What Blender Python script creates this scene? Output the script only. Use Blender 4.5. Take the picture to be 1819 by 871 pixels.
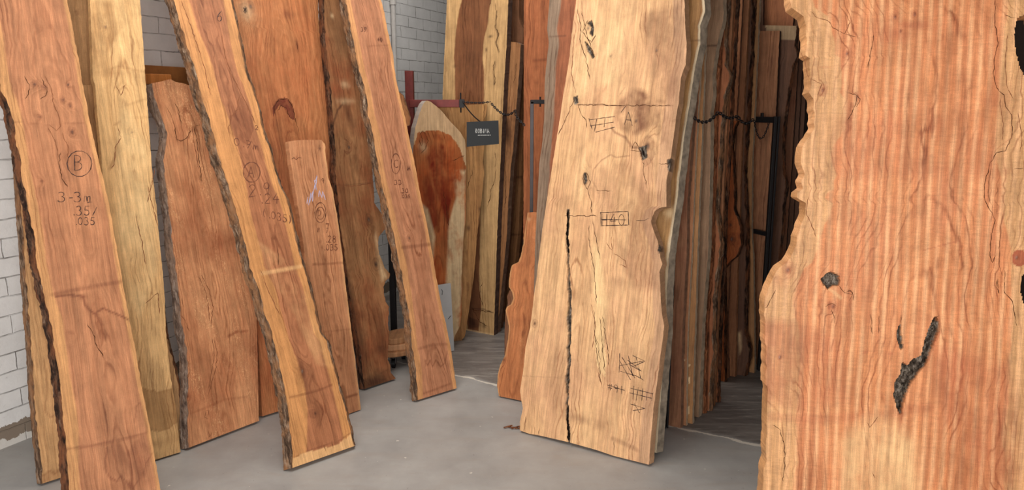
import bpy, math, random
import numpy as np
from mathutils import Matrix, Vector
for o in list(bpy.data.objects): bpy.data.objects.remove(o)
SC = bpy.context.scene; COL = SC.collection
W_, H_ = 1819., 871.
F = 1300.; CX = W_/2; CY = H_/2; PITCH = math.radians(10.7); EYE = 1.65
# ------------------------------------------------------------------ camera
cd = bpy.data.cameras.new('camera'); cam = bpy.data.objects.new('camera', cd); COL.objects.link(cam)
cd.sensor_width = 36; cd.lens = 36*F/W_; cd.clip_start = .05
cam.location = (0, 0, EYE); cam.rotation_euler = (math.pi/2-PITCH, 0, 0); SC.camera = cam
# ------------------------------------------------------------------ world, lights, exposure
wd = bpy.data.worlds.new('daylight'); SC.world = wd; wd.use_nodes = True
wd.node_tree.nodes['Background'].inputs[0].default_value = (.94, .97, 1, 1)
wd.node_tree.nodes['Background'].inputs[1].default_value = .9
def area(name, loc, rot, sx, sy, power, color):
    l = bpy.data.lights.new(name, 'AREA'); l.shape = 'RECTANGLE'; l.size = sx; l.size_y = sy
    l.energy = power; l.color = color
    o = bpy.data.objects.new(name, l); COL.objects.link(o); o.location = loc; o.rotation_euler = rot
    return o
area('doorway_daylight', (-.3, -2.3, 1.5), (math.radians(90), 0, math.radians(-4)), 5.5, 2.6, 250, (1, .965, .92))
area('added_overhead_fill', (-.7, 3.2, 3.9), (0, 0, math.radians(-20)), 1.6, 5.0, 135, (1, .95, .88))  # added fill lamp overhead, brightens the brick wall and floor
vs = SC.view_settings; vs.view_transform = 'Standard'; vs.look = 'None'; vs.gamma = 1; vs.use_curve_mapping = False
vs.exposure = 0.0
# ------------------------------------------------------------------ helpers
def ray(x, y):
    dx = (x-CX)/F; dz = -(y-CY)/F
    return np.array([dx, math.cos(PITCH)+dz*math.sin(PITCH), -math.sin(PITCH)+dz*math.cos(PITCH)])
EYEV = np.array([0, 0, EYE])
def fl(x, y, z=0.):
    r = ray(x, y); return EYEV + r*((z-EYE)/r[2])
def pt(x, y, Y):
    r = ray(x, y); return EYEV + r*(Y/r[1])
def lin(c):
    if max(c) > 1.001: c = [v/255. for v in c]
    return tuple(v/12.92 if v <= .04045 else ((v+.055)/1.055)**2.4 for v in c)+(1,)
_rs = np.random.RandomState(7); _tab = _rs.rand(256, 256)
def vn(x, y):
    x = np.asarray(x, float); y = np.asarray(y, float)
    xi = np.floor(x).astype(int); yi = np.floor(y).astype(int); fx = x-xi; fy = y-yi
    fx = fx*fx*(3-2*fx); fy = fy*fy*(3-2*fy)
    a = _tab[xi & 255, yi & 255]; b = _tab[(xi+1) & 255, yi & 255]; c = _tab[xi & 255, (yi+1) & 255]; d = _tab[(xi+1) & 255, (yi+1) & 255]
    return (a*(1-fx)+b*fx)*(1-fy)+(c*(1-fx)+d*fx)*fy*1.0 - .5
def fbm(x, y, o=3):
    r = 0; a = 1; 
    for k in range(o): r = r+a*vn(x*2**k+17*k, y*2**k+31*k); a *= .5
    return r
def tag(o, label=None, cat=None, group=None, kind=None):
    if label: o['label'] = label
    if cat: o['category'] = cat
    if group: o['group'] = group
    if kind: o['kind'] = kind
    return o
def mesh(name, verts, faces, mat=None, parent=None, smooth=False):
    me = bpy.data.meshes.new(name)
    me.from_pydata([tuple(map(float, v)) for v in verts], [], [tuple(int(i) for i in f) for f in faces]); me.update()
    o = bpy.data.objects.new(name, me); COL.objects.link(o)
    if mat: me.materials.append(mat)
    if parent is not None: o.parent = parent
    if smooth: me.polygons.foreach_set('use_smooth', [True]*len(me.polygons))
    return o
class MB:
    def __init__(s): s.v = []; s.f = []
    def box(s, a, b, M=None):
        n = len(s.v)
        for z in (a[2], b[2]):
            for x, y in ((a[0], a[1]), (b[0], a[1]), (b[0], b[1]), (a[0], b[1])):
                p = Vector((x, y, z)); s.v.append(tuple(M @ p) if M else tuple(p))
        s.f += [tuple(n+i for i in q) for q in ((3,2,1,0),(4,5,6,7),(0,1,5,4),(1,2,6,5),(2,3,7,6),(3,0,4,7))]
        return s
    def beam(s, p, q, w, h, up=(0, 0, 1)):
        p = Vector(p); q = Vector(q); d = (q-p).normalized(); u = Vector(up)
        if abs(d.dot(u)) > .95: u = Vector((0, 1, 0))
        r = d.cross(u).normalized(); u = r.cross(d); n = len(s.v)
        for c in (p, q):
            for a, b in ((-1, -1), (1, -1), (1, 1), (-1, 1)): s.v.append(tuple(c+r*(a*w/2)+u*(b*h/2)))
        s.f += [tuple(n+i for i in k) for k in ((3,2,1,0),(4,5,6,7),(0,1,5,4),(1,2,6,5),(2,3,7,6),(3,0,4,7))]
        return s
    def tube(s, pts, r, n=8, closed=False):
        pts = [Vector(p) for p in pts]; N = len(pts); b = len(s.v)
        for i, p in enumerate(pts):
            a = pts[(i-1) % N] if closed or i else pts[0]; c = pts[(i+1) % N] if closed or i < N-1 else pts[-1]
            d = (c-a).normalized(); up = Vector((0, 0, 1)) if abs(d.z) < .9 else Vector((1, 0, 0))
            x = d.cross(up).normalized(); y = x.cross(d)
            rr = r[i] if hasattr(r, '__len__') else r
            for k in range(n):
                t = 2*math.pi*k/n; s.v.append(tuple(p+x*(rr*math.cos(t))+y*(rr*math.sin(t))))
        for i in range(N if closed else N-1):
            for k in range(n):
                j = (i+1) % N
                s.f.append((b+i*n+k, b+i*n+(k+1) % n, b+j*n+(k+1) % n, b+j*n+k))
        if not closed:
            s.f.append(tuple(b+k for k in range(n))[::-1]); s.f.append(tuple(b+(N-1)*n+k for k in range(n)))
        return s
    def make(s, name, mat, parent=None, smooth=False, bevel=0):
        o = mesh(name, s.v, s.f, mat, parent, smooth)
        if bevel:
            m = o.modifiers.new('bevel', 'BEVEL'); m.width = bevel; m.segments = 2; m.limit_method = 'ANGLE'
        return o
# ------------------------------------------------------------------ materials
class NT:
    def __init__(s, name, rough=.6, spec=.3):
        s.m = bpy.data.materials.new(name); s.m.use_nodes = True; s.t = s.m.node_tree; s.t.nodes.clear()
        s.out = s.t.nodes.new('ShaderNodeOutputMaterial'); s.b = s.t.nodes.new('ShaderNodeBsdfPrincipled')
        s.t.links.new(s.b.outputs[0], s.out.inputs[0]); s.b.inputs['Roughness'].default_value = rough
        s.b.inputs['Specular IOR Level'].default_value = spec
    def n(s, typ, **kw):
        n = s.t.nodes.new('ShaderNode'+typ)
        for k, v in kw.items(): setattr(n, k, v)
        return n
    def l(s, a, b): s.t.links.new(a, b)
    def _in(s, sock, v):
        if hasattr(v, 'links') or hasattr(v, 'is_output'): s.l(v, sock)
        else: sock.default_value = v
    def math(s, op, a, b=None, c=None, clamp=False):
        n = s.n('Math', operation=op, use_clamp=clamp); s._in(n.inputs[0], a)
        if b is not None: s._in(n.inputs[1], b)
        if c is not None: s._in(n.inputs[2], c)
        return n.outputs[0]
    def mix(s, f, a, b, mode='MIX'):
        n = s.n('Mix', data_type='RGBA', blend_type=mode); s._in(n.inputs[0], f); s._in(n.inputs[6], a); s._in(n.inputs[7], b)
        return n.outputs[2]
    def ramp(s, f, stops):
        n = s.n('ValToRGB'); s._in(n.inputs[0], f); e = n.color_ramp.elements
        while len(e) < len(stops): e.new(.5)
        for i, (p, c) in enumerate(stops): e[i].position = p; e[i].color = c if hasattr(c, '__len__') else (c, c, c, 1)
        return n.outputs[0]
    def noise(s, vec, scale, detail=3, rough=.55, dim='3D', dist=0):
        n = s.n('TexNoise', noise_dimensions=dim); n.inputs['Scale'].default_value = scale
        n.inputs['Detail'].default_value = detail; n.inputs['Roughness'].default_value = rough; n.inputs['Distortion'].default_value = dist
        if dim == '1D': s._in(n.inputs['W'], vec)
        else: s._in(n.inputs['Vector'], vec)
        return n.outputs[0]
    def mapv(s, vec, scale, rot=(0, 0, 0), loc=(0, 0, 0)):
        n = s.n('Mapping'); s.l(vec, n.inputs[0]); n.inputs['Scale'].default_value = scale; n.inputs['Rotation'].default_value = rot; n.inputs['Location'].default_value = loc
        return n.outputs[0]
    def attr(s, name): 
        n = s.n('Attribute', attribute_name=name); return n.outputs['Fac']
    def obj(s): return s.n('TexCoord').outputs['Object']
    def gen(s): return s.n('NewGeometry').outputs['Position']
    def bump(s, h, strength, dist):
        n = s.n('Bump'); n.inputs['Strength'].default_value = strength; n.inputs['Distance'].default_value = dist
        s.l(h, n.inputs['Height']); s.l(n.outputs[0], s.b.inputs['Normal'])
    def base(s, c): s._in(s.b.inputs['Base Color'], c); return s.m
def plain(name, col, rough=.6, metal=0, spec=.3, var=.12, scale=25):
    t = NT(name, rough, spec); t.b.inputs['Metallic'].default_value = metal
    c = lin(col); nz = t.noise(t.obj(), scale, 4)
    k = t.ramp(nz, [(.3, 1-var), (.7, 1+var*.6)])
    return t.base(t.mix(1., c, k, 'MULTIPLY'))
def wood(name, light, dark, sap=None, stain=(90, 52, 32), pale=(235, 205, 160), freq=95., ripple=0., fleck=0., blotch=.25, contrast=1., rperiod=.03, redn=None, rough=.6, lines=.7):
    """board timber: growth rings from the 'ring' attribute, sapwood, stains and voids from their own attributes"""
    t = NT(name, rough, .25); ring = t.attr('ring'); ob = t.obj()
    uv = t.mapv(ob, (1, 1, 0))
    wv = t.noise(t.mapv(ob, (10, 2.2, 1)), 1, 3)
    w = t.math('ADD', t.math('MULTIPLY', ring, freq), t.math('MULTIPLY', wv, .9))
    n1 = t.noise(w, 1., 4, .7, '1D')
    f1 = t.ramp(n1, [(.5-.16/contrast, 0), (.5+.16/contrast, 1)])
    n2 = t.noise(t.math('MULTIPLY', w, .22), 1., 2, .5, '1D')
    f = t.mix(.4, f1, t.ramp(n2, [(.3, 0), (.7, 1)]))
    bl = t.noise(t.mapv(ob, (5, 1.6, 1)), 1, 4, .6)
    blr = t.ramp(bl, [(.3, 0), (.72, 1)])
    f = t.mix(blotch, f, blr)
    dk = lin(dark); lt = lin(light)
    c = t.mix(f, tuple(v*.86 for v in dk[:3])+(1,), lt)
    if redn:
        rn = t.noise(t.mapv(ob, (4, 2., 1), loc=(3, 7, 0)), 1, 5, .6)
        c = t.mix(t.math('MULTIPLY', t.ramp(rn, [(.45, 0), (.65, 1)]), .75), c, lin(redn))
    lw = t.math('ADD', t.math('MULTIPLY', w, 1.15), t.math('MULTIPLY', t.noise(t.mapv(ob, (120, 14, 1)), 1, 3), .55))
    tri = t.math('PINGPONG', lw, .5)
    la = t.noise(t.math('MULTIPLY', w, .37), 1., 2, .5, '1D'); lm = t.noise(t.mapv(ob, (14, 3, 1), loc=(1, 5, 0)), 1, 3)
    ln_ = t.math('MULTIPLY', t.ramp(tri, [(.0, 1), (.2, 0)]), t.math('MULTIPLY', t.ramp(la, [(.38, 0), (.56, 1)]), t.ramp(lm, [(.4, .15), (.6, 1)])))
    if sap:
        sl = lin(sap); sd = tuple(v*.74 for v in sl[:3])+(1,)
        c = t.mix(t.attr('sap'), c, t.mix(f, sd, sl))
    if ripple:
        dx = t.noise(t.mapv(ob, (2.6, 1.6, 1)), 1, 3)
        sx = t.n('SeparateXYZ'); t.l(ob, sx.inputs[0])
        ph = t.math('ADD', t.math('MULTIPLY', sx.outputs[0], 2*math.pi/rperiod), t.math('MULTIPLY', dx, 8.))
        sn = t.math('SINE', ph); md = t.noise(t.mapv(ob, (24, 3.2, 1)), 1, 3)
        r = t.math('ADD', t.math('MULTIPLY', sn, .5), .5)
        r = t.math('MULTIPLY', t.math('POWER', r, 1.6), t.ramp(md, [(.3, .15), (.6, 1)]))
        c = t.mix(t.math('MULTIPLY', r, ripple), c, lin((250, 194, 144)))
        # fine curls crossing the bands
        cn = t.noise(t.mapv(ob, (26, 120, 1), rot=(0, 0, .25)), 1, 3, .55, dist=.9)
        c = t.mix(.5, c, t.mix(1., c, t.ramp(cn, [(.32, .82), (.66, 1.16)]), 'MULTIPLY'))
    if fleck:
        fn = t.noise(t.mapv(ob, (190, 60, 1)), 1, 2, .5, dist=1.6)
        fm = t.noise(t.mapv(ob, (9, 2.5, 1)), 1, 2)
        k = t.math('MULTIPLY', t.ramp(fn, [(.56, 0), (.63, 1)]), t.ramp(fm, [(.47, 0), (.6, 1)]))
        c = t.mix(t.math('MULTIPLY', k, fleck), c, lin((240, 190, 140)))
    c = t.mix(t.math('MULTIPLY', ln_, lines), c, t.mix(1., c, lin((158, 116, 92)), 'MULTIPLY'))
    # stains have a ragged outline and a darker rim
    rag = t.math('MULTIPLY', t.math('SUBTRACT', t.noise(t.mapv(ob, (60, 25, 1)), 1, 4), .5), .5)
    st = t.math('ADD', t.attr('stain'), t.math('MULTIPLY', rag, t.math('MINIMUM', t.attr('stain'), .5)), clamp=True)
    c = t.mix(st, c, lin(stain))
    c = t.mix(t.attr('pale'), c, lin(pale))
    fib = t.noise(t.mapv(ob, (300, 7, 1), rot=(0, 0, .015)), 1, 4, .65, dist=.7)
    c = t.mix(1., c, t.ramp(fib, [(.28, .74), (.72, 1.15)]), 'MULTIPLY')
    stk = t.noise(t.mapv(ob, (48, 1.6, 1), loc=(2, 2, 0)), 1, 4, .6); c = t.mix(1., c, t.ramp(stk, [(.3, (.75, .73, .71, 1)), (.62, (1.07, 1.05, 1.03, 1))]), 'MULTIPLY')
    mot = t.noise(t.mapv(ob, (16, 9, 1)), 1, 5, .65); c = t.mix(1., c, t.ramp(mot, [(.3, (.80, .785, .77, 1)), (.6, (1.06, 1.05, 1.04, 1))]), 'MULTIPLY')
    saw = t.noise(t.mapv(ob, (5, 210, 1), rot=(0, 0, .04)), 1, 3, .6, dist=.8)
    c = t.mix(1., c, t.ramp(saw, [(.3, .975), (.7, 1.02)]), 'MULTIPLY')
    spk = t.noise(t.mapv(ob, (700, 260, 300), rot=(0, 0, .3)), 1, 2, .6); c = t.mix(1., c, t.ramp(spk, [(.33, .86), (.66, 1.09)]), 'MULTIPLY')
    vn_ = t.noise(t.mapv(ob, (90, 30, 90)), 1, 4, .7)
    vc = t.ramp(vn_, [(.36, (.012, .009, .007, 1)), (.5, (.085, .062, .045, 1)), (.68, (.3, .25, .2, 1))])
    c = t.mix(t.attr('void'), c, vc)
    h = t.math('ADD', t.math('MULTIPLY', fib, .5), t.math('MULTIPLY', t.math('MULTIPLY', vn_, t.attr('void')), 8.))
    t.bump(h, .35, .0015)
    return t.base(c)
def bark_mat(name, a=(70, 48, 34), b=(128, 98, 74), c3=(166, 146, 124), tint=None):
    t = NT(name, .9, .15); ob = t.obj()
    n = t.noise(t.mapv(ob, (60, 16, 60)), 1, 6, .7, dist=.6)
    m = t.noise(t.mapv(ob, (25, 9, 25), loc=(4, 1, 2)), 1, 4, .6)
    c = t.ramp(n, [(.33, tuple(v*.35 for v in lin(a)[:3])+(1,)), (.48, lin(a)), (.6, lin(b)), (.75, lin(c3))])
    c = t.mix(t.ramp(m, [(.45, 0), (.62, .8)]), c, lin(tint or (120, 74, 48)))
    t.bump(n, .9, .008)
    return t.base(c)
BARK = bark_mat('bark'); BARKD = bark_mat('dark_bark', (45, 30, 23), (92, 66, 50), (130, 110, 95)); BARKG = bark_mat('weathered_bark', (84, 64, 50), (134, 110, 90), (176, 158, 138), (140, 98, 66))
BARKW = bark_mat('pale_grey_edge', (116, 96, 84), (156, 138, 124), (188, 174, 162), (146, 118, 98)); BARKR = bark_mat('reddish_edge', (98, 58, 36), (150, 95, 62), (180, 130, 95), (140, 85, 55))
PEN = plain('marker_ink', (52, 30, 26), .6, var=.3); PENB = plain('faded_marker_ink', (104, 60, 42), .7, var=.3)
CRK = plain('crack_shadow', (74, 44, 28), .95, var=.35, spec=.05); CRKB = plain('black_crack', (22, 15, 12), .95, var=.35, spec=.05); CRKL = plain('ink_line', (128, 78, 50), .9, var=.25)
CHALK = plain('blue_white_chalk', (190, 180, 205), .9)
# ------------------------------------------------------------------ handwriting glyphs (unit box, y up)
def arc(cx, cy, rx, ry, a0, a1, n=12):
    return [(cx+rx*math.cos(math.radians(a0+(a1-a0)*i/n)), cy+ry*math.sin(math.radians(a0+(a1-a0)*i/n))) for i in range(n+1)]
G = {'0': [arc(.35, .5, .3, .45, 90, 450)], '1': [[(.3, 1), (.3, 0)]], '2': [arc(.35, .72, .28, .26, 160, -20)+[(.05, .02), (.7, .05)]],
 '3': [arc(.3, .75, .26, .23, 150, -80, 8)+arc(.3, .27, .32, .27, 80, -150, 9)], '4': [[(.45, 1), (.05, .4), (.7, .42)], [(.5, .75), (.45, 0)]],
 '5': [[(.65, .98), (.15, .95), (.12, .55)]+arc(.3, .3, .3, .28, 110, -150, 9)], '7': [[(.05, .95), (.65, .95), (.25, 0)], [(.2, .5), (.55, .5)]],
 '8': [arc(.35, .75, .22, .22, 270, -90)+arc(.35, .27, .28, .26, 90, 450)], '9': [arc(.35, .72, .25, .25, 0, 360)+[(.6, .7), (.5, 0)]],
 '6': [[(.55, 1), (.2, .6)]+arc(.35, .28, .24, .26, 150, 500)],
 'A': [[(0, 0), (.35, 1), (.7, 0)], [(.15, .4), (.58, .4)]], 'B': [[(.1, 0), (.1, 1)], [(.1, 1)]+arc(.25, .77, .3, .22, 90, -90, 7)+[(.1, .55)], [(.1, .55)]+arc(.28, .28, .36, .27, 90, -90, 7)+[(.1, .0)]],
 'C': [arc(.45, .5, .38, .48, 50, 310)], 'D': [[(.1, 0), (.1, 1)]+arc(.15, .5, .48, .5, 90, -90, 9)], 'H': [[(.1, 0), (.1, 1)], [(.6, 0), (.6, 1)], [(.1, .5), (.6, .5)]],
 'F': [[(.1, 0), (.1, 1), (.6, 1)], [(.1, .55), (.5, .55)]], 'm': [[(.0, 0), (.05, .6), (.2, .55), (.25, .05), (.3, .5), (.5, .55), (.5, 0)]],
 '.': [[(.2, .12), (.28, .02)]], '-': [[(.1, .4), (.4, .42)]], '/': [[(.1, 0), (.6, .9)]], '(': [arc(.5, .5, .3, .6, 120, 240, 6)], ')': [arc(0, .5, .3, .6, 60, -60, 6)],
 'R': [[(.1, 0), (.1, 1)]+arc(.25, .76, .28, .24, 90, -90, 7)+[(.1, .52), (.6, 0)]], 'O': [arc(.38, .5, .34, .48, 90, 450)], 'I': [[(.3, 0), (.3, 1)]], 'N': [[(.05, 0), (.1, 1), (.55, 0), (.6, 1)]],
 '*': [[(.1, .2), (.6, .8)], [(.1, .8), (.6, .2)], [(.35, 1), (.35, 0)]], 'l': [[(.3, 0), (.35, 1)]], '#': [[(.1, .1), (.25, .9)], [(.4, .1), (.55, .9)], [(0, .35), (.65, .4)], [(0, .65), (.65, .7)]], ' ': []}
def write(txt, x, y, h, w=.75, rise=0., slant=0.):
    out = []; cx = x
    for ch in txt:
        for st in G[ch]:
            out.append([(cx+px*h*w+slant*py*h, y-py*h+rise*(cx-x+px*h*w)) for px, py in st])
        cx += h*w*(.45 if ch in '.-1I' else .92)
    return out
def ring_px(x, y, rx, ry): return [[(x+rx*math.cos(a/14*2*math.pi), y+ry*math.sin(a/14*2*math.pi)) for a in range(16)]]
# ------------------------------------------------------------------ the slab builder
def seg_dist(S, T, pts):
    D = np.full(S.shape, 1e9)
    for (a, b), (c, d) in zip(pts[:-1], pts[1:]):
        vx, vy = c-a, d-b; L = vx*vx+vy*vy+1e-12
        k = np.clip(((S-a)*vx+(T-b)*vy)/L, 0, 1); D = np.minimum(D, np.hypot(S-a-k*vx, T-b-k*vy))
    return D
def inside(S, T, P):
    r = np.zeros(S.shape, bool); n = len(P)
    for i in range(n):
        (x1, y1), (x2, y2) = P[i], P[(i+1) % n]
        if y1 == y2: continue
        c = ((y1 > T) != (y2 > T)) & (S < (x2-x1)*(T-y1)/(y2-y1)+x1); r ^= c
    return r
def resample(p, step):
    p = np.array(p, float); o = [p[0]]
    for a, b in zip(p[:-1], p[1:]):
        n = max(1, int(np.hypot(*(b-a))/step))
        for k in range(1, n+1): o.append(a+(b-a)*k/n)
    return np.array(o)
def slab(name, label, mat, P1, P2, L, R, lean=8., thick=.04, group=None, top=None, bot=None, marks=(), cracks=(), black=(), fine=(), pen=(), faded=(), chalk=(),
         barkL=None, barkR=None, flareL=0., flareR=0., sapL=0., sapR=0., pith=.5, d0=.05, dslope=.0, warp=.02, knots=(), res=.007, jag=.0015, jagL=None, jagR=None,
         penw=1.1, seed=0, cat='wooden slab', width=None, holes=(), base3d=None, ang=None, barkamp=.008, cw=.95, side=None):
    rng = random.Random(seed*77+5)
    if jagL is None: jagL = jag
    if jagR is None: jagR = jag
    def frame(deg):
        a = math.radians(deg); z0 = thick*math.sin(max(a, 0))
        q1 = fl(*P1, z0) if P1 else None; q2 = fl(*P2, z0) if P2 else None
        if ang is not None:
            u = np.array([math.cos(math.radians(ang)), math.sin(math.radians(ang)), 0.])
            if q1 is None: q1 = q2-u*width
        else: u = (q2-q1); u /= np.linalg.norm(u)
        bk = np.array([-u[1], u[0], 0.]); w = np.array([0, 0, math.cos(a)])+bk*math.sin(a); nf = np.cross(u, w)
        return q1, u, w, nf
    if isinstance(lean, tuple):      # lean found so that the board's axis stands square on its cut foot
        best = None
        for dg in np.arange(1, 27, .5):
            O, u, w, nf = frame(dg)
            m = fl((P1[0]+P2[0])/2, (P1[1]+P2[1])/2, O[2]); r = ray(*lean); k = ((O-EYEV)@nf)/(r@nf); q = EYEV+r*k-m
            e = abs(q@u)
            if best is None or e < best[0]: best = (e, dg)
        lean = best[1]
    O, u, w, nf = frame(lean)
    def loc(x, y):
        r = ray(x, y); k = ((O-EYEV)@nf)/(r@nf); q = EYEV+r*k-O; return (q@u, q@w)
    def pxm(x, y):                   # metres per pixel there
        a = loc(x, y); b = loc(x, y-8); return math.hypot(a[0]-b[0], a[1]-b[1])/8
    Rl = np.array(sorted([loc(*p) for p in R], key=lambda p: p[1]))
    if L: Ll = np.array(sorted([loc(*p) for p in L], key=lambda p: p[1]))
    else: Ll = Rl.copy(); Ll[:, 0] = (Rl[0, 0]+Rl[-1, 0])/2-width+(Rl[:, 0]-(Rl[0, 0]+Rl[-1, 0])/2)*.0+(Rl[:, 1]-Rl[0, 1])/(Rl[-1, 1]-Rl[0, 1])*(Rl[-1, 0]-Rl[0, 0])-(Rl[-1, 0]-Rl[0, 0])/2
    if not L: Ll[0, 0] = Rl[0, 0]-width
    T = min(Ll[-1, 1], Rl[-1, 1]) if not top else 0
    def Ls(t): return np.interp(t, Ll[:, 1], Ll[:, 0])+jagL*2*fbm(t*45+seed, t*0+seed*3.1, 4)
    def Rs(t): return np.interp(t, Rl[:, 1], Rl[:, 0])+jagR*2*fbm(t*45+seed+50, t*0+seed*1.7, 4)
    wm = float(np.mean(np.interp(np.linspace(.1, T or 1.5, 9), Rl[:, 1], Rl[:, 0])-np.interp(np.linspace(.1, T or 1.5, 9), Ll[:, 1], Ll[:, 0])))
    nu = max(8, int(wm/res)); U = np.linspace(0, 1, nu+1)
    def prof(pl):
        q = np.array(sorted([loc(*p) for p in pl])); x = (q[:, 0]-q[0, 0])/(q[-1, 0]-q[0, 0]); return np.interp(U, x, q[:, 1])
    TT = prof(top) if top else np.full(nu+1, T)
    BB = prof(bot) if bot else np.zeros(nu+1)
    Tm = float(TT.max()); tv = min(Tm, loc((P2 or P1)[0], -25)[1])
    n1 = max(10, int(tv/(res*1.25))); v = list(np.linspace(0, tv, n1+1)/Tm)
    if Tm-tv > .05: v += list(np.linspace(tv, Tm, max(3, int((Tm-tv)/.06)))[1:]/Tm)
    V = np.array(v); nv = len(V)-1
    Tg = BB[None, :]+V[:, None]*(TT-BB)[None, :]
    a, b = Ls(Tg), Rs(Tg); b = np.maximum(b, a+.004)
    Sg = a+(b-a)*U[None, :]
    # --- fields
    Wd = b-a; dl = Sg-a; dr = b-Sg; mid = a+Wd*pith
    dd = d0+dslope*Tg+.05*fbm(Tg*1.3+seed, Sg*0+seed)+.012*fbm(Tg*7+seed, Sg*9)
    xx = (Sg-mid)+warp*2*fbm(Tg*2.2+seed*5, Sg*5+seed)+warp*.35*fbm(Tg*11+seed*5, Sg*24+seed)
    ring = np.sqrt(xx**2+dd**2)
    stain = np.zeros(Sg.shape); pale = stain.copy(); void = stain.copy(); dep = stain.copy()
    for kx, ky, kr in knots:
        c = loc(kx, ky); m = kr*pxm(kx, ky); q = ((Sg-c[0])/m)**2+((Tg-c[1])/(m*1.5))**2
        ring = ring+m*1.6*np.exp(-q*.5); stain = np.maximum(stain, .95*np.exp(-q*4)); stain = np.maximum(stain, .45*np.exp(-(np.sqrt(q)-.8)**2*50)); void = np.maximum(void, .75*np.exp(-q*22))
    def sapm(d, wd, sd):
        wv = wd*(1+.5*fbm(Tg*2.5+sd, Sg*0+sd)); return np.clip((wv-d)/.006+.5, 0, 1)
    sap = np.zeros(Sg.shape)
    if sapL: sap = np.maximum(sap, sapm(dl, sapL, seed+3))
    if sapR: sap = np.maximum(sap, sapm(dr, sapR, seed+9))
    nzj = fbm(Sg*52+Tg*31+seed+3*fbm(Sg*9, Tg*8, 2), Tg*43-Sg*33, 4)*.9
    for mk in marks:
        k = mk[0]
        if k in 'eE':                # soft spot: x, y, rx, ry, degrees, strength   (E: a pale one)
            _, x, y, rx, ry, ro, stg = mk; c = loc(x, y); m = pxm(x, y); ca, sa = math.cos(math.radians(ro)), math.sin(math.radians(ro))
            dx, dy = Sg-c[0], Tg-c[1]; q = ((dx*ca+dy*sa)/(rx*m))**2+((-dx*sa+dy*ca)/(ry*m))**2
            g = stg*np.exp(-q*(1+nzj))
            if k == 'e': stain = np.maximum(stain, g)
            else: pale = np.maximum(pale, g)
        else:
            P = [loc(*p) for p in mk[1]]; m = pxm(*mk[1][0])
            if k in 'lLc':           # line mark: points, width, strength
                D = seg_dist(Sg+(.4 if k == 'c' else .35)*mk[2]*m*fbm(Tg*26+seed, Sg*20, 3)*2, Tg, P)/(mk[2]*m*.5); g = mk[3]*np.clip(1.5-D, 0, 1)
                if k == 'l': stain = np.maximum(stain, g)
                elif k == 'L': pale = np.maximum(pale, g)
                else:
                    void = np.maximum(void, np.clip(1.6-D*(1+nzj*.8), 0, 1)); dep = np.maximum(dep, mk[3]*np.clip(1.3-D, 0, 1))
            elif k in 'pPvsS':       # patch: outline, strength, softness px
                P2_ = P; ins = inside(Sg+mk[3]*m*nzj, Tg+mk[3]*m*fbm(Sg*50+9, Tg*40), P2_); D = seg_dist(Sg, Tg, P2_+[P2_[0]])
                if k in 'pP':
                    g = np.where(ins, mk[2], 0.)*1.
                    if k == 'p': stain = np.maximum(stain, g+np.where(ins, .3*np.exp(-D/(1.5*m)), 0)*mk[2]*1.2)
                    else: pale = np.maximum(pale, g)
                elif k in 'sS':
                    g = mk[2]*np.clip(np.where(ins, D, 0)/(mk[3]*3*m), 0, 1)*np.clip(1+1.5*fbm(Sg*13+Tg*4+seed, Tg*5-Sg*3, 4)+.5*nzj, 0, 1.6)
                    if k == 's': stain = np.maximum(stain, g)
                    else: pale = np.maximum(pale, g)
                else:
                    void = np.maximum(void, ins*1.); dep = np.maximum(dep, np.where(ins, mk[2]*np.clip(.35+D/(5*m), 0, 1)*(1+.8*nzj), 0))
    Z = -np.minimum(dep, thick*.8)
    # --- front and back sheets, rims, holes
    keep = np.ones((nv, nu), bool)
    for hp in holes:
        P = [loc(*p) for p in hp]
        cs = (Sg[:-1, :-1]+Sg[1:, 1:])/2; ct = (Tg[:-1, :-1]+Tg[1:, 1:])/2; keep &= ~inside(cs, ct, P)
    N = (nu+1)*(nv+1)
    fl_ = flareL; fr_ = flareR
    Sb = Sg-fl_*(1-U[None, :])+fr_*U[None, :]
    front = np.stack([Sg, Tg, Z], -1).reshape(-1, 3); back = np.stack([Sb, Tg, np.full(Sg.shape, -thick)], -1).reshape(-1, 3)
    idx = np.arange(N).reshape(nv+1, nu+1)
    A, B, C, D_ = idx[:-1, :-1][keep], idx[:-1, 1:][keep], idx[1:, 1:][keep], idx[1:, :-1][keep]
    ff = np.stack([A, B, C, D_], -1); fb = np.stack([D_, C, B, A], -1)+N
    kp = np.zeros((nv+2, nu+2), bool); kp[1:-1, 1:-1] = keep
    sides = []
    # edges below/above/left/right of kept cells whose neighbour is empty
    m = keep & ~kp[:-2, 1:-1]; sides.append(np.stack([idx[:-1, :-1][m]+N, idx[:-1, 1:][m]+N, idx[:-1, 1:][m], idx[:-1, :-1][m]], -1))
    m = keep & ~kp[2:, 1:-1]; sides.append(np.stack([idx[1:, :-1][m], idx[1:, 1:][m], idx[1:, 1:][m]+N, idx[1:, :-1][m]+N], -1))
    m = keep & ~kp[1:-1, :-2]; sides.append(np.stack([idx[:-1, :-1][m], idx[1:, :-1][m], idx[1:, :-1][m]+N, idx[:-1, :-1][m]+N], -1))
    m = keep & ~kp[1:-1, 2:]; sides.append(np.stack([idx[:-1, 1:][m]+N, idx[1:, 1:][m]+N, idx[1:, 1:][m], idx[:-1, 1:][m]], -1))
    sides = np.concatenate(sides); faces = np.concatenate([ff, fb, sides]); verts = np.concatenate([front, back])
    me = bpy.data.meshes.new('board'); me.vertices.add(len(verts)); me.vertices.foreach_set('co', verts.astype(np.float32).ravel())
    me.loops.add(faces.size); me.loops.foreach_set('vertex_index', faces.astype(np.int32).ravel())
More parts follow.
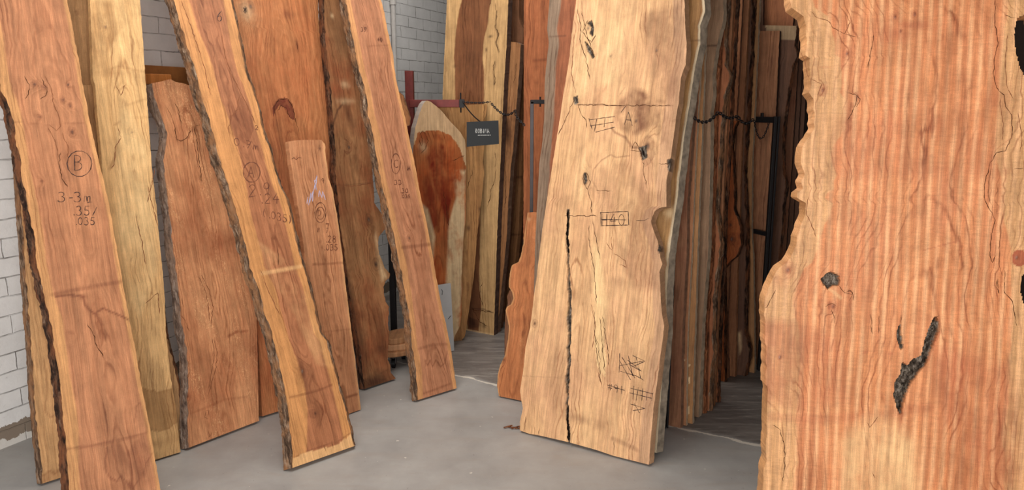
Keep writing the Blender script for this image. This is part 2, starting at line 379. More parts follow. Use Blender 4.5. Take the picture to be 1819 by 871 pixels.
    me.polygons.add(len(faces)); me.polygons.foreach_set('loop_start', np.arange(0, faces.size, 4, dtype=np.int32)); me.polygons.foreach_set('loop_total', np.full(len(faces), 4, np.int32))
    me.polygons.foreach_set('use_smooth', [False]*len(faces))
    me.materials.append(mat)
    if side: me.materials.append(side); me.polygons.foreach_set('material_index', np.concatenate([np.zeros(len(ff)+len(fb)), np.ones(len(sides))]).astype(np.int32))
    me.update(calc_edges=True)
    for an, arr in (('ring', ring), ('sap', sap), ('stain', stain), ('pale', pale), ('void', void)):
        at = me.attributes.new(an, 'FLOAT', 'POINT'); q = arr.ravel(); 
        qb = q if an in ('ring', 'sap') else q*0
        if an == 'ring': qb = q+.3
        at.data.foreach_set('value', np.concatenate([q, qb]).astype(np.float32))
    M = Matrix(((u[0], w[0], nf[0], O[0]), (u[1], w[1], nf[1], O[1]), (u[2], w[2], nf[2], O[2]), (0, 0, 0, 1)))
    extras = bool(barkL or barkR or cracks or black or fine or pen or faded or chalk)
    bo = bpy.data.objects.new(name, me); COL.objects.link(bo); bo.matrix_world = M; root = bo
    tag(root, label, cat, group)
    # --- bark strips along the waney edges
    for sd, bm in ((-1, barkL), (1, barkR)):
        if not bm: continue
        flr = fl_ if sd < 0 else fr_; tt = np.arange(BB[0 if sd < 0 else -1], TT[0 if sd < 0 else -1], .007); K = 9; vv = []
        e = Ls(tt) if sd < 0 else Rs(tt)
        for j in range(K+1):
            q = j/K; rough = barkamp*(1.1*fbm(tt*16+seed, tt*0+q*5+seed, 4)+.8*np.abs(fbm(tt*38+seed, tt*0+q*9, 2)))
            outw = flr*q+math.sin(math.pi*q)*.004+(.0015+rough+barkamp*.35)*min(1, 3*q+.25)*1.0
            vv.append(np.stack([e+sd*np.maximum(outw, .0008), tt, -thick*q*1.01+.0012*(1-q)+0*tt], -1))
        inner = np.stack([e-sd*.004*(1+fbm(tt*30, tt*0+seed, 2)*1.6), tt, .0011+0*tt], -1); vv.insert(0, inner)
        vv = np.stack(vv); kk, nt, _ = vv.shape; ii = np.arange(kk*nt).reshape(kk, nt)
        q = np.stack([ii[:-1, :-1], ii[1:, :-1], ii[1:, 1:], ii[:-1, 1:]], -1).reshape(-1, 4)
        if sd > 0: q = q[:, ::-1]
        bk_ = mesh('bark_edge', vv.reshape(-1, 3), q, bm, root)
        tag(bk_, label='rough bark along the %s edge' % ('left' if sd < 0 else 'right'))
    # --- ink and cracks
    def ribbons(nm, lines, wpx, mt, jit, lab):
        vs_, fs_ = [], []
        for ln in lines:
            if len(ln) < 2: continue
            m = pxm(*ln[0]); p = resample([loc(*q) for q in ln], 2.2*m)
            if jit: p = p+np.stack([fbm(p[:, 1]*70+len(vs_), p[:, 0]*70, 2), fbm(p[:, 0]*70+9, p[:, 1]*70, 2)], -1)*jit*m
            d = np.gradient(p, axis=0); d /= (np.linalg.norm(d, axis=1)[:, None]+1e-9); nn = np.stack([-d[:, 1], d[:, 0]], -1)
            ww = wpx*m*.5*(1+1.1*vn(np.arange(len(p))*.45+len(vs_), np.zeros(len(p))))
            if jit: ww = ww*np.clip(np.minimum(np.arange(len(p)), np.arange(len(p))[::-1])/3.+.25, 0, 1)
            b0 = len(vs_)
            iu = np.clip((p[:, 0]-np.interp(p[:, 1], Ll[:, 1], Ll[:, 0]))/wm, 0, 1)
            for q, n_, w_ in zip(p, nn, ww): vs_ += [(q[0]-n_[0]*w_, q[1]-n_[1]*w_, .0007), (q[0]+n_[0]*w_, q[1]+n_[1]*w_, .0007)]
            for k in range(len(p)-1): fs_.append((b0+2*k, b0+2*k+1, b0+2*k+3, b0+2*k+2))
        if vs_: o = mesh(nm, vs_, fs_, mt, root); tag(o, label=lab)
    for ln in cracks: ribbons('crack', [ln], cw, CRK, 2.5, 'thin dark crack')
    for ln in black: ribbons('crack', [ln], 3.5, CRKB, 3., 'black open crack')
    for ln in fine: ribbons('grain_line', [ln], 1., CRKL, 2., 'brown ink-like grain line')
    def clusters(lines):             # strokes that stand close together make one piece of writing
        lines = [l for l in lines if len(l) > 1]; n = len(lines); own = list(range(n)); bx = [(min(q[0] for q in l), min(q[1] for q in l), max(q[0] for q in l), max(q[1] for q in l)) for l in lines]
        for i in range(n):
            for j in range(i):
                if max(bx[i][0], bx[j][0])-min(bx[i][2], bx[j][2]) < 9 and max(bx[i][1], bx[j][1])-min(bx[i][3], bx[j][3]) < 7:
                    a_, b_ = own[i], own[j]; own = [b_ if k == a_ else k for k in own]
        return [[lines[i] for i in range(n) if own[i] == k] for k in sorted(set(own))]
    for grp in clusters(pen): ribbons('lettering', grp, penw, PEN, 0, 'dark handwritten marks')
    for grp in clusters(faded): ribbons('lettering', grp, 1.2, PENB, 0, 'faint handwritten marks')
    for grp in clusters(chalk): ribbons('lettering', grp, 1.3, CHALK, 0, 'pale chalk scribble')
    # penw, PEN, 0, 'dark handwritten marks'); ribbons('lettering', faded, 1.2, PENB, 0, 'faint handwritten marks'); ribbons('lettering', chalk, 1.3, CHALK, 0, 'pale chalk scribble')
    root['lean'] = float(lean)
    return root
def foot(x, n):                      # pixel of a floor point at column x whose distance along the rack's stacking direction is n
    lo, hi = 300., 1400.
    for _ in range(40):
        m = (lo+hi)/2; p = fl(x, m)
        if p[0]*math.sin(math.radians(31))+p[1]*math.cos(math.radians(31)) > n: lo = m
        else: hi = m
    return (x, lo)
def fn(x, y): p = fl(x, y); return p[0]*math.sin(math.radians(31))+p[1]*math.cos(math.radians(31))
# ================================================================== THE ROOM
WA = math.radians(65); WO = np.array([-2.52, 3.3]); WD = np.array([math.cos(WA), math.sin(WA)])
def wall_at(s): p = WO+WD*s; return (p[0], p[1])
def floor_mat():
    t = NT('painted_concrete', .42, .35); p = t.gen()
    n = t.noise(p, 3.2, 6, .65); n2 = t.noise(p, 45, 4, .7); n3 = t.noise(t.mapv(p, (2.2, 9, 1), rot=(0, 0, .6)), 1.5, 5, .6, dist=.8)
    c = t.ramp(n, [(.3, lin((142, 140, 138))), (.7, lin((164, 162, 159)))])
    c = t.mix(t.ramp(n3, [(.5, 0), (.75, .35)]), c, lin((150, 140, 130)))
    c = t.mix(t.ramp(n2, [(.66, 0), (.72, .6)]), c, lin((84, 78, 72)))
    sp = t.noise(t.mapv(p, (1, 1, 1), loc=(5, 3, 0)), 34, 3, .5); c = t.mix(t.ramp(sp, [(.715, 0), (.74, .9)]), c, lin((200, 195, 186)))
    # worn bare concrete beyond the saw-cut joint, its colour also darkened for shade, and the chipped pale joint itself
    a = fl(1185, 761); b = fl(1360, 796); q = fl(830, 672)
    a0, b0 = np.array(q[:2]), np.array(b[:2]); d = (b0-a0)/np.linalg.norm(b0-a0); nrm = np.array([-d[1], d[0]])
    sx = t.n('SeparateXYZ'); t.l(p, sx.inputs[0])
    wob = t.math('MULTIPLY', t.math('SUBTRACT', t.noise(p, 2.5, 5, .6), .5), .11)
    dist = t.math('ADD', t.math('ADD', t.math('MULTIPLY', sx.outputs[0], nrm[0]), t.math('MULTIPLY', sx.outputs[1], nrm[1])), t.math('SUBTRACT', wob, float(nrm@a0)))
    far = t.math('MULTIPLY', dist, 25, clamp=True)
    sc = t.noise(t.mapv(p, (3, 28, 1), rot=(0, 0, .35)), 1, 5, .7, dist=1.5)
    fc = t.ramp(n3, [(.3, lin((104, 98, 95))), (.7, lin((132, 126, 121)))])
    fc = t.mix(t.ramp(sc, [(.54, 0), (.64, .6)]), fc, lin((176, 170, 162)))
    c = t.mix(far, c, fc)
    jl = t.math('LESS_THAN', t.math('ABSOLUTE', dist), t.math('MULTIPLY', t.ramp(t.noise(p, 9, 4, .7), [(.36, .1), (.6, 1)]), .015))
    c = t.mix(t.math('MULTIPLY', jl, .9), c, lin((215, 208, 196)))
    t.l(t.ramp(n, [(.3, .36), (.7, .55)]), t.b.inputs['Roughness'])
    t.bump(t.math('ADD', n2, n3), .15, .003); return t.base(c)
def brick_mat():
    t = NT('white_painted_brick', .55, .35); uv = t.n('TexCoord').outputs['UV']
    wob = t.n('TexNoise'); wob.inputs['Scale'].default_value = 11; wob.inputs['Detail'].default_value = 4; t.l(uv, wob.inputs['Vector'])
    wv = t.n('VectorMath', operation='MULTIPLY_ADD'); t.l(wob.outputs['Color'], wv.inputs[0]); wv.inputs[1].default_value = (.016, .016, 0); t.l(uv, wv.inputs[2])
    b = t.n('TexBrick'); t.l(wv.outputs[0], b.inputs['Vector']); b.inputs['Scale'].default_value = 1; b.inputs['Brick Width'].default_value = .25; b.inputs['Row Height'].default_value = .094
    b.inputs['Mortar Size'].default_value = .0035; b.inputs['Mortar Smooth'].default_value = .6; b.inputs['Color1'].default_value = (1, 1, 1, 1); b.inputs['Color2'].default_value = (.8, .8, .8, 1)
    mort = b.outputs['Fac']; n = t.noise(uv, 30, 6, .7); n2 = t.noise(uv, 4, 4, .6)
    c = t.mix(t.ramp(n2, [(.3, 0), (.7, 1)]), lin((218, 217, 216)), lin((238, 237, 236)))
    c = t.mix(1., c, t.ramp(b.outputs['Color'], [(.75, .93), (1, 1)]), 'MULTIPLY')
    c = t.mix(t.ramp(n, [(.62, 0), (.72, .5)]), c, lin((150, 146, 140)))
    gap = t.math('MULTIPLY', mort, t.ramp(t.noise(uv, 7, 4, .7), [(.45, .1), (.62, .75)]))
    c = t.mix(gap, c, lin((88, 80, 74)))
    # bare plaster strip where the paint has flaked along the foot of the wall
    sx = t.n('SeparateXYZ'); t.l(uv, sx.inputs[0]); hgt = t.math('ADD', sx.outputs[1], t.math('MULTIPLY', t.math('SUBTRACT', t.noise(uv, 13, 5, .7), .5), .09))
    c = t.mix(t.math('LESS_THAN', hgt, .115), c, lin((136, 122, 108))); c = t.mix(t.math('LESS_THAN', hgt, .035), c, lin((212, 208, 202)))
    h = t.math('ADD', t.math('MULTIPLY', mort, -1.), t.math('MULTIPLY', n, .35)); t.bump(h, .8, .008); return t.base(c)
def quad_wall(name, p, q, z1, mat, thick=.15, side=1):
    p = np.array(p, float); q = np.array(q, float); d = (q-p); Ln = np.linalg.norm(d); d /= Ln; n = np.array([-d[1], d[0]])*thick*side
    v = [(*p, 0), (*q, 0), (*q, z1), (*p, z1), (*(p+n), 0), (*(q+n), 0), (*(q+n), z1), (*(p+n), z1)]
    f = [(0, 1, 2, 3), (5, 4, 7, 6), (1, 5, 6, 2), (4, 0, 3, 7), (3, 2, 6, 7), (4, 5, 1, 0)]
    o = mesh(name, v, f, mat); uvl = o.data.uv_layers.new(name='UVMap'); cu = {0: (0, 0), 1: (Ln, 0), 2: (Ln, z1), 3: (0, z1)}
    for lp in o.data.loops: uvl.data[lp.index].uv = cu[lp.vertex_index % 4]
    return tag(o, kind='structure')
FM = floor_mat(); BM = brick_mat(); CEI = plain('dark_ceiling', (92, 84, 78), .9)
o = mesh('floor', [(-6, -3, 0), (6, -3, 0), (6, 11, 0), (-6, 11, 0), (-6, -3, -.1), (6, -3, -.1), (6, 11, -.1), (-6, 11, -.1)], [(0, 1, 2, 3), (7, 6, 5, 4), (0, 4, 5, 1), (1, 5, 6, 2), (2, 6, 7, 3), (3, 7, 4, 0)], FM); tag(o, kind='structure')
quad_wall('wall_left', wall_at(-6.2), wall_at(7.4), 4, BM)
e = wall_at(7.4)
DKW = plain('shade_black_wall', (38, 26, 20), .9)  # near-black colour stands in for the shade behind the racks
quad_wall('wall_back', e, (2.9, 9.4), 4, DKW)
quad_wall('wall_right', (2.9, 9.4), (2.5, -2.6), 4, DKW)
o = MB().box((-6, -2.6, 4), (6, 11, 4.1)).make('ceiling', CEI); tag(o, kind='structure')
# ================================================================== THE LEFT-HAND ROW
LG = 'slabs leaning on the left wall'; RG = 'slabs standing in the right rack'; BG = 'slabs standing in the back rack'; DG = 'slabs deep in the dark rack'
wB = wood('elm_brown', (204, 144, 104), (162, 104, 70), sap=(214, 158, 104), stain=(110, 58, 38), freq=70, blotch=.3)
slab('live_edge_board', 'long brown slab marked with circled B, dark bark down one edge', wB, (135, 938), (292, 893),
     [(135, 938), (120, 871), (119, 847), (114, 778), (107, 709), (98, 640), (86, 565), (71, 503), (62, 455), (55, 404), (45, 352), (34, 300), (31, 272), (24, 234), (15.5, 193), (0, 162), (-8, 110), (-14, 60), (-22, 0), (-80, -420)],
     [(292, 893), (285, 868), (276, 819), (267, 764), (251, 685), (241, 623), (234, 590), (219, 510), (207, 438), (193, 359), (177, 293), (165, 241), (157, 203), (151.5, 172), (145, 141), (141, 114), (132.6, 69), (125, 28), (119, 0), (60, -420)],
     lean=19, thick=.04, group=LG, barkL=BARKD, flareL=.012, sapL=.042, sapR=.014, pith=.62, d0=.02, dslope=.045, warp=.016, seed=1, res=.006,
     knots=[(79, 155, 5), (121, 151, 4), (112, 178, 5), (125, 188, 4), (128, 235, 7), (70, 208, 4), (74, 322, 4), (62, 150, 6)],
     marks=[('l', [(92, 524), (150, 512), (217, 500)], 7, .42), ('l', [(98, 527), (118, 524), (146, 526), (152, 544), (168, 558), (182, 548), (200, 556), (229, 569)], 3.2, .75), ('e', 147, 528, 5, 4, 0, .9), ('e', 130, 525, 4, 4, 0, .8),
            ('e', 155, 546, 3, 7, 0, .8), ('e', 171, 560, 3, 6, 0, .8), ('l', [(118, 798), (160, 793), (200, 785), (262, 770)], 5, .45), ('l', [(190, 795), (186, 835), (196, 850), (208, 856), (214, 846), (226, 858), (236, 868), (250, 850), (258, 828), (270, 805)], 3, .6),
            ('s', [(190, 795), (186, 838), (208, 856), (236, 868), (262, 850), (274, 810), (262, 760), (240, 780), (225, 800), (205, 770)], .3, 2), ('l', [(262, 765), (254, 735), (250, 715), (243, 722), (240, 750)], 3, .4), ('l', [(120, 590), (130, 592)], 6, .3),
            ('l', [(150, 530), (163, 570), (175, 610), (186, 638)], 2.5, .4), ('e', 112, 315, 4, 22, 8, .3), ('e', 240, 860, 60, 12, 0, .25), ('l', [(20, 216), (85, 222), (150, 218)], 2, .3)],
     cracks=[[(75, 138), (77, 150), (85, 156), (80, 172), (72, 176)], [(108, 270), (104, 290), (110, 318), (121, 333)], [(44, 135), (51, 150), (51, 168), (45, 176)], [(155, 575), (168, 600), (172, 618), (186, 637)]],
     fine=[[(80, 135), (92, 160), (95, 185), (105, 210), (108, 225), (100, 232), (88, 222)], [(110, 235), (120, 260), (121, 290)], [(85, 225), (98, 250), (104, 280)]],
     pen=ring_px(141, 291, 22, 23)+write('B', 130, 303, 27, .9)+write('3-3m', 102, 359, 18, 1.15)+write('.35/', 128, 383, 17, .9)+write('.035', 133, 400, 14, .85)+[[(155, 360), (163, 359)]])
wPale = wood('pale_ash', (228, 184, 132), (186, 138, 92), stain=(140, 92, 58), freq=60, blotch=.4)
slab('live_edge_board', 'pale short slab with grey waney edge standing behind the circled-B slab at far left', wPale, (74, 860), (214, 815),
     [(74, 860), (62, 743), (50, 571), (43, 480), (20, 152)], [(214, 815), (205, 600), (193, 359), (177, 293), (177, 241), (174, 193), (168, 152)],
     lean=11, thick=.06, group=LG, barkL=BARKG, sapL=.02, seed=2, knots=[(172, 205, 6)], barkamp=.004, top=[(18, 156), (90, 153), (168, 151)],
     marks=[('l', [(78, 640), (84, 680), (80, 730), (90, 742), (100, 735), (112, 738)], 3, .5), ('l', [(76, 845), (88, 838), (98, 842), (112, 828)], 4, .6), ('s', [(70, 862), (76, 842), (116, 826), (118, 850)], .5, 1), ('e', 84, 600, 8, 40, 0, .3), ('e', 165, 210, 8, 30, 0, .3)])
slab('live_edge_board', 'plain pale plank rising behind the circled-B slab beside the yellow slab', wPale, None, (238, 782),
     None, [(238, 782), (192, 500), (166, 200), (163.6, 151), (160, 69), (158, 0), (146, -300)], width=.3, ang=42, lean=8.5, thick=.04, group=LG, seed=3, knots=[(137, 23, 4)], res=.01)
wYel = wood('yellow_elm', (248, 208, 150), (208, 158, 102), sap=(238, 194, 136), stain=(150, 104, 60), freq=62, blotch=.35, pale=(238, 204, 150))
slab('live_edge_board', 'tall yellow slab with dark water stain near its foot, third from left', wYel, (228, 832), (320.6, 803.5),
     [(228, 832), (215, 600), (186, 350), (181, 300), (177, 241), (172, 193), (169, 152), (165, 138), (163, 83), (160, 0), (146, -300)],
     [(320.6, 803.5), (315.5, 753.6), (312, 719), (303, 671), (298, 623), (294.5, 590), (293, 531), (289, 483), (282.5, 421), (277, 359), (269.5, 295), (264.5, 227), (261, 172), (256.6, 114), (253, 58.6), (248.7, 0), (232, -300)],
     lean=12, thick=.045, group=LG, pith=.6, d0=.015, dslope=-.03, warp=.03, seed=4, res=.006, sapL=.03,
     knots=[(235, 235, 5), (187, 48, 6)],
     marks=[('s', [(158, 0), (200, 0), (215, 60), (190, 100), (196, 140), (165, 140)], .35, 2), ('p', [(225, 692), (255, 690), (280, 696), (308, 690), (313, 720), (316, 750), (296, 764), (278, 768), (262, 762), (228, 770)], .5, 2.), ('e', 270, 790, 60, 8, 0, .25),
            ('l', [(175, 130), (210, 118), (258, 128)], 4, .3), ('l', [(215, 190), (262, 175)], 4, .25), ('l', [(205, 222), (216, 215), (210, 250), (203, 280), (196, 300)], 4, .5), ('e', 166, 85, 8, 40, 0, .55), ('S', [(215, 150), (262, 250), (285, 480), (240, 600), (205, 420), (200, 260)], .45, 3),
            ('l', [(230, 210), (264, 208)], 5, .2), ('e', 200, 130, 40, 8, 0, .3)],
     fine=[[(208, 225), (215, 245), (205, 262), (203, 290), (197, 300)], [(262, 330), (280, 400)], [(240, 380), (252, 430), (258, 470)], [(275, 300), (262, 360)], [(205, 150), (215, 170), (222, 150)], [(258, 540), (280, 520), (284, 560)]])
slab('live_edge_board', 'narrow offcut slab just showing behind the foot of the yellow slab', wPale, None, (325, 789),
     None, [(325, 789), (323, 736), (317, 674), (305, 630), (296, 592), (290, 540)], width=.13, ang=38, lean=12, thick=.02, group=LG, barkR=BARK, seed=5, barkamp=.003)
wRed = wood('red_lacewood', (234, 174, 126), (192, 130, 92), sap=(196, 140, 104), stain=(125, 50, 26), freq=60, blotch=.35, fleck=.8, redn=(180, 112, 76))
slab('live_edge_board', 'wide short reddish slab with speckled grain, between the yellow slab and circled-A slab', wRed, (333.7, 796.6), (460, 748),
     [(333.7, 796.6), (331, 716), (332.7, 674), (330, 623), (320.6, 571), (315.5, 510), (307, 455), (302, 404), (293, 331), (289, 285), (295, 238), (284.5, 207), (272, 172), (269, 146)],
     [(460, 748), (456, 560), (425, 400), (386, 250), (362, 140)], top=[(269, 148), (285, 145), (302, 140.5), (312, 146), (325, 148), (345, 155), (364, 152)],
     lean=15, thick=.05, group=LG, barkL=BARKW, flareL=.006, sapL=.006, pith=.5, d0=.04, seed=6, res=.005, barkamp=.006, knots=[(333, 704, 7)],
     marks=[('e', 385, 430, 45, 30, 0, .5), ('e', 400, 430, 30, 8, 15, .5), ('e', 300, 430, 14, 60, 0, .3), ('e', 345, 395, 20, 30, 0, .25), ('l', [(405, 598), (420, 590), (440, 588)], 5, .5), ('e', 480, 640, 30, 60, 0, .45), ('l', [(340, 735), (400, 710), (440, 705)], 4, .25)],
     cracks=[[(310, 182), (318, 200), (322, 220)], [(310, 225), (312, 245), (320, 250), (332, 246), (338, 230)], [(345, 225), (350, 250), (352, 280), (356, 300), (358, 325)], [(355, 222), (347, 224)]],
     fine=[[(296, 190), (304, 205), (310, 225), (315, 252)], [(342, 226), (344, 250), (349, 275), (352, 300)], [(380, 603), (386, 625), (383, 655), (374, 690), (368, 705)], [(376, 600), (380, 628), (376, 660), (370, 690)], [(365, 730), (363, 742), (370, 744), (371, 730), (366, 728)], [(370, 765), (372, 778), (378, 768)],
           [(323, 530), (326, 545), (322, 545)], [(334, 640), (337, 660), (332, 680)], [(320, 560), (330, 570), (336, 590)], [(352, 490), (366, 520), (370, 545), (372, 570)], [(356, 488), (372, 515), (378, 545), (375, 580)]])
wOr = wood('orange_yew', (218, 152, 102), (180, 110, 68), sap=(205, 150, 100), stain=(120, 60, 42), freq=75, blotch=.35, redn=(184, 108, 68))
slab('live_edge_board', 'very wide orange-red slab with dark bark pocket, behind circled-A and circled-D slabs', wOr, (466, 740), (610, 695),
     [(466, 740), (452, 500), (420, 200), (398, 0), (370, -300)], [(610, 695), (612, 600), (603, 450), (592, 330), (593, 300), (593, 262), (588, 241), (584, 222), (589, 207), (586, 179), (582, 124), (578.5, 60), (567, 57), (565, 0), (555, -300)],
     lean=15, thick=.045, group=LG, pith=.55, d0=.08, dslope=.02, warp=.025, seed=7, res=.006, sapR=.006, knots=[(437, 18, 10), (445, 12, 8)],
     marks=[('e', 437, 18, 14, 16, 0, .0), ('E', 438, 20, 13, 18, 0, .5), ('s', [(485, 185), (490, 178), (505, 174), (518, 182), (523, 205), (524, 214), (514, 210), (505, 190), (492, 188), (488, 208)], 1., 1), ('p', [(486, 208), (484, 192), (492, 178), (506, 173), (518, 182), (523, 200), (524, 214), (514, 208), (506, 192), (496, 186), (489, 196)], .85, .5),
            ('e', 510, 25, 10, 8, 0, .5), ('e', 528, 80, 2, 9, 0, .8), ('e', 500, 300, 40, 90, 0, .4), ('e', 480, 560, 60, 160, 0, .25)],
     cracks=[[(488, 205), (486, 190), (497, 176), (510, 176), (520, 190), (525, 215), (531, 235)], [(492, 196), (500, 188), (508, 192), (514, 208), (520, 212)], [(527, 74), (530, 95)]], pen=write('*', 431, 24, 13, .9))
wA = wood('walnut_elm', (192, 130, 92), (146, 92, 62), sap=(214, 154, 98), stain=(112, 62, 40), pale=(222, 176, 124), freq=70, blotch=.3)
slab('live_edge_board', 'long two-tone slab marked with circled A, rough bark on both edges, leaning at front left', wA, (519, 832), (629, 793),
     [(519, 832), (517, 798), (512, 743), (503, 685), (488, 623), (479, 585), (467, 552), (457, 510), (443, 476), (432.6, 428), (419, 380), (408, 342), (392, 293), (377, 241), (369, 207), (357, 172), (343, 117), (329, 76), (319, 41), (307, 0), (230, -260)],
     [(629, 793), (624, 764), (614, 726), (603, 688), (591, 643), (581, 605), (570, 590), (560, 552), (551, 510), (537, 466), (525, 417), (511, 355), (497, 328), (488, 300), (480, 265), (466, 224), (460, 193), (448, 155), (436, 121), (429, 86), (421, 45), (412, 0), (380, -260)],
     lean=23.5, thick=.045, group=LG, barkL=BARKG, barkR=BARKG, flareL=.014, flareR=.014, sapL=.085, sapR=.045, pith=.5, d0=.05, seed=8, res=.005, barkamp=.009, knots=[(537, 660, 8), (560, 735, 7)],
     marks=[('P', [(521, 838), (516, 818), (540, 806), (560, 800), (600, 790), (626, 770), (640, 800)], .95, 1.), ('l', [(516, 706), (560, 696), (590, 684)], 4, .5), ('l', [(525, 812), (560, 797), (600, 785), (625, 768)], 2, .5), ('L', [(466, 486), (500, 480), (536, 473)], 7, .7), ('S', [(450, 420), (540, 480), (560, 560), (600, 660), (560, 650), (520, 560), (480, 500)], .25, 2),
            ('s', [(405, 230), (410, 205), (418, 198), (420, 185), (430, 170), (445, 195), (452, 230), (440, 260), (405, 236)], .35, .6), ('e', 537, 660, 7, 18, 0, .75), ('e', 560, 735, 11, 16, -20, .5), ('l', [(488, 400), (493, 450), (495, 470)], 3, .5), ('e', 390, 30, 15, 12, 0, .25)],
     cracks=[[(494, 440), (494, 470)], [(574, 790), (578, 802)], [(589, 784), (592, 799)]], fine=[[(393, 60), (400, 100), (410, 130), (425, 160), (440, 190), (455, 220)], [(405, 235), (409, 212), (416, 200), (422, 195), (422, 178), (428, 168)], [(322, 0), (340, 50), (360, 110), (375, 170)], [(463, 480), (478, 520), (497, 560)]],
     pen=write('6', 384, 38, 18, .9), faded=write('0.7m', 415, 258, 14, 1.1, .22)+write('2', 453, 231, 8, .9)+ring_px(447, 306, 15, 18)+write('A', 440, 316, 20, .8)+write('2.9', 441, 351, 22, .85, -.15)+write('.24', 462, 362, 18, .9)+write('(.035)', 466, 385, 14, .8, .25))
wD = wood('pinkish_elm', (220, 162, 120), (184, 122, 84), sap=(226, 172, 122), stain=(128, 74, 50), freq=62, blotch=.3)
slab('live_edge_board', 'short narrow plank marked with circled D and pale chalk scribble, right of the circled-A slab', wD, (584, 748), (641, 728),
     [(584, 748), (560, 590), (541, 466), (539.6, 435), (531, 379.6), (520.7, 314), (517, 293), (512, 251)], [(641, 728), (631, 640), (622, 571), (620.6, 558.7), (613.7, 503.6), (608.5, 455), (600, 390), (591, 338), (582.7, 314), (582, 300), (577.5, 269), (578.5, 262), (575, 249)],
     top=[(512, 251.5), (525, 249.5), (541, 248.7), (570.6, 248.7), (576, 256)], lean=(545, 255), thick=.035, group=LG, seed=9, sapR=.01, res=.005, knots=[(568, 264, 4)],
     marks=[('l', [(556, 470), (580, 469), (609, 467)], 4, .5), ('l', [(616, 706), (634, 701)], 5, .7), ('l', [(575, 590), (622, 585)], 3, .3)]+[('e', x, y, 2, 4, 0, .6) for x, y in ((527, 280), (560, 345), (562, 360), (566, 408), (568, 430), (572, 440), (575, 455), (578, 462), (576, 525), (584, 535), (578, 538), (587, 500), (598, 620), (605, 655), (585, 620), (587, 596))],
     faded=ring_px(569, 378, 10, 18)+ring_px(569, 379, 7, 11)+write('D', 564, 384, 11, .8)+write('11', 563, 413, 8, .6)+write('7', 578, 414, 17, .55)+write('.28', 578, 431, 12, .75)+write('.035', 575, 445, 11, .75)+[[(518, 283), (522, 280), (526, 284), (530, 280), (536, 281)]]+write('9', 571, 326, 9, .7),
     chalk=[[(548, 365), (552, 342), (550, 360), (556, 340), (555, 358)], [(556, 345), (560, 325), (562, 338), (558, 320)], [(560, 322), (563, 312), (561, 330)], [(566, 350), (567, 338), (572, 352), (573, 340), (578, 355)], [(545, 362), (547, 350)]], penw=1)
wLive = wood('stained_burr', (200, 150, 104), (132, 88, 56), sap=(214, 168, 112), stain=(78, 48, 34), freq=45, blotch=.7, redn=(150, 80, 50))
slab('live_edge_board', 'brown blotchy slab with deeply ragged right edge, between the circled-D plank and the circled-C slab', wLive, (647, 691.6), (703, 673),
     [(647, 691.6), (643, 657), (638, 616), (629, 571), (617, 503.6), (610, 445), (603, 404), (600, 359), (594.7, 311), (594.7, 262), (586, 155), (580, 103), (576, 57), (574, 0), (562, -260)],
     [(703, 673), (694, 662), (693, 650), (689, 640), (689.5, 616), (691, 588), (689, 583), (691, 545), (684, 534.6), (681, 510), (686, 498), (691, 495), (692, 486), (682.6, 476), (674, 452), (672, 421), (684, 407), (679, 383), (668, 365), (665, 359), (662, 307), (655, 200), (640, 100), (620, 0), (590, -260)],
     lean=13, thick=.05, group=LG, barkL=BARKD, seed=10, res=.004, jagR=.004, side=None, barkamp=.003, sapR=.0,
     marks=[('S', [(668, 395), (676, 440), (690, 480), (692, 495), (676, 505), (668, 470), (662, 420)], .5, 3), ('e', 665, 680, 40, 16, 0, .95), ('e', 626, 560, 10, 120, 0, .85), ('e', 640, 620, 14, 60, 0, .6), ('e', 676, 620, 14, 14, 0, .6), ('e', 672, 325, 12, 60, 0, .55), ('e', 610, 60, 40, 60, 0, .4), ('e', 618, 200, 8, 40, 15, .5), ('l', [(612, 182), (600, 195), (594, 215), (590, 235)], 4, .7), ('E', 612, 150, 8, 6, 0, .5), ('E', 590, 28, 3, 4, 0, .8), ('E', 615, 180, 16, 5, 0, .4), ('e', 625, 270, 18, 30, 0, .3),
            ('e', 680, 600, 10, 60, 0, .35), ('l', [(598, 330), (660, 325)], 2.5, .35), ('e', 640, 560, 14, 12, 0, .3), ('e', 596, 250, 30, 200, 0, .2)], fine=[[(595, 328), (630, 331), (662, 326)], [(625, 250), (622, 270), (612, 268)]],
     knots=[(668, 470, 9), (620, 262, 6), (655, 390, 8)])
wC = wood('pink_brown_elm', (206, 148, 112), (164, 106, 76), sap=(218, 160, 108), stain=(112, 64, 44), freq=66, blotch=.3)
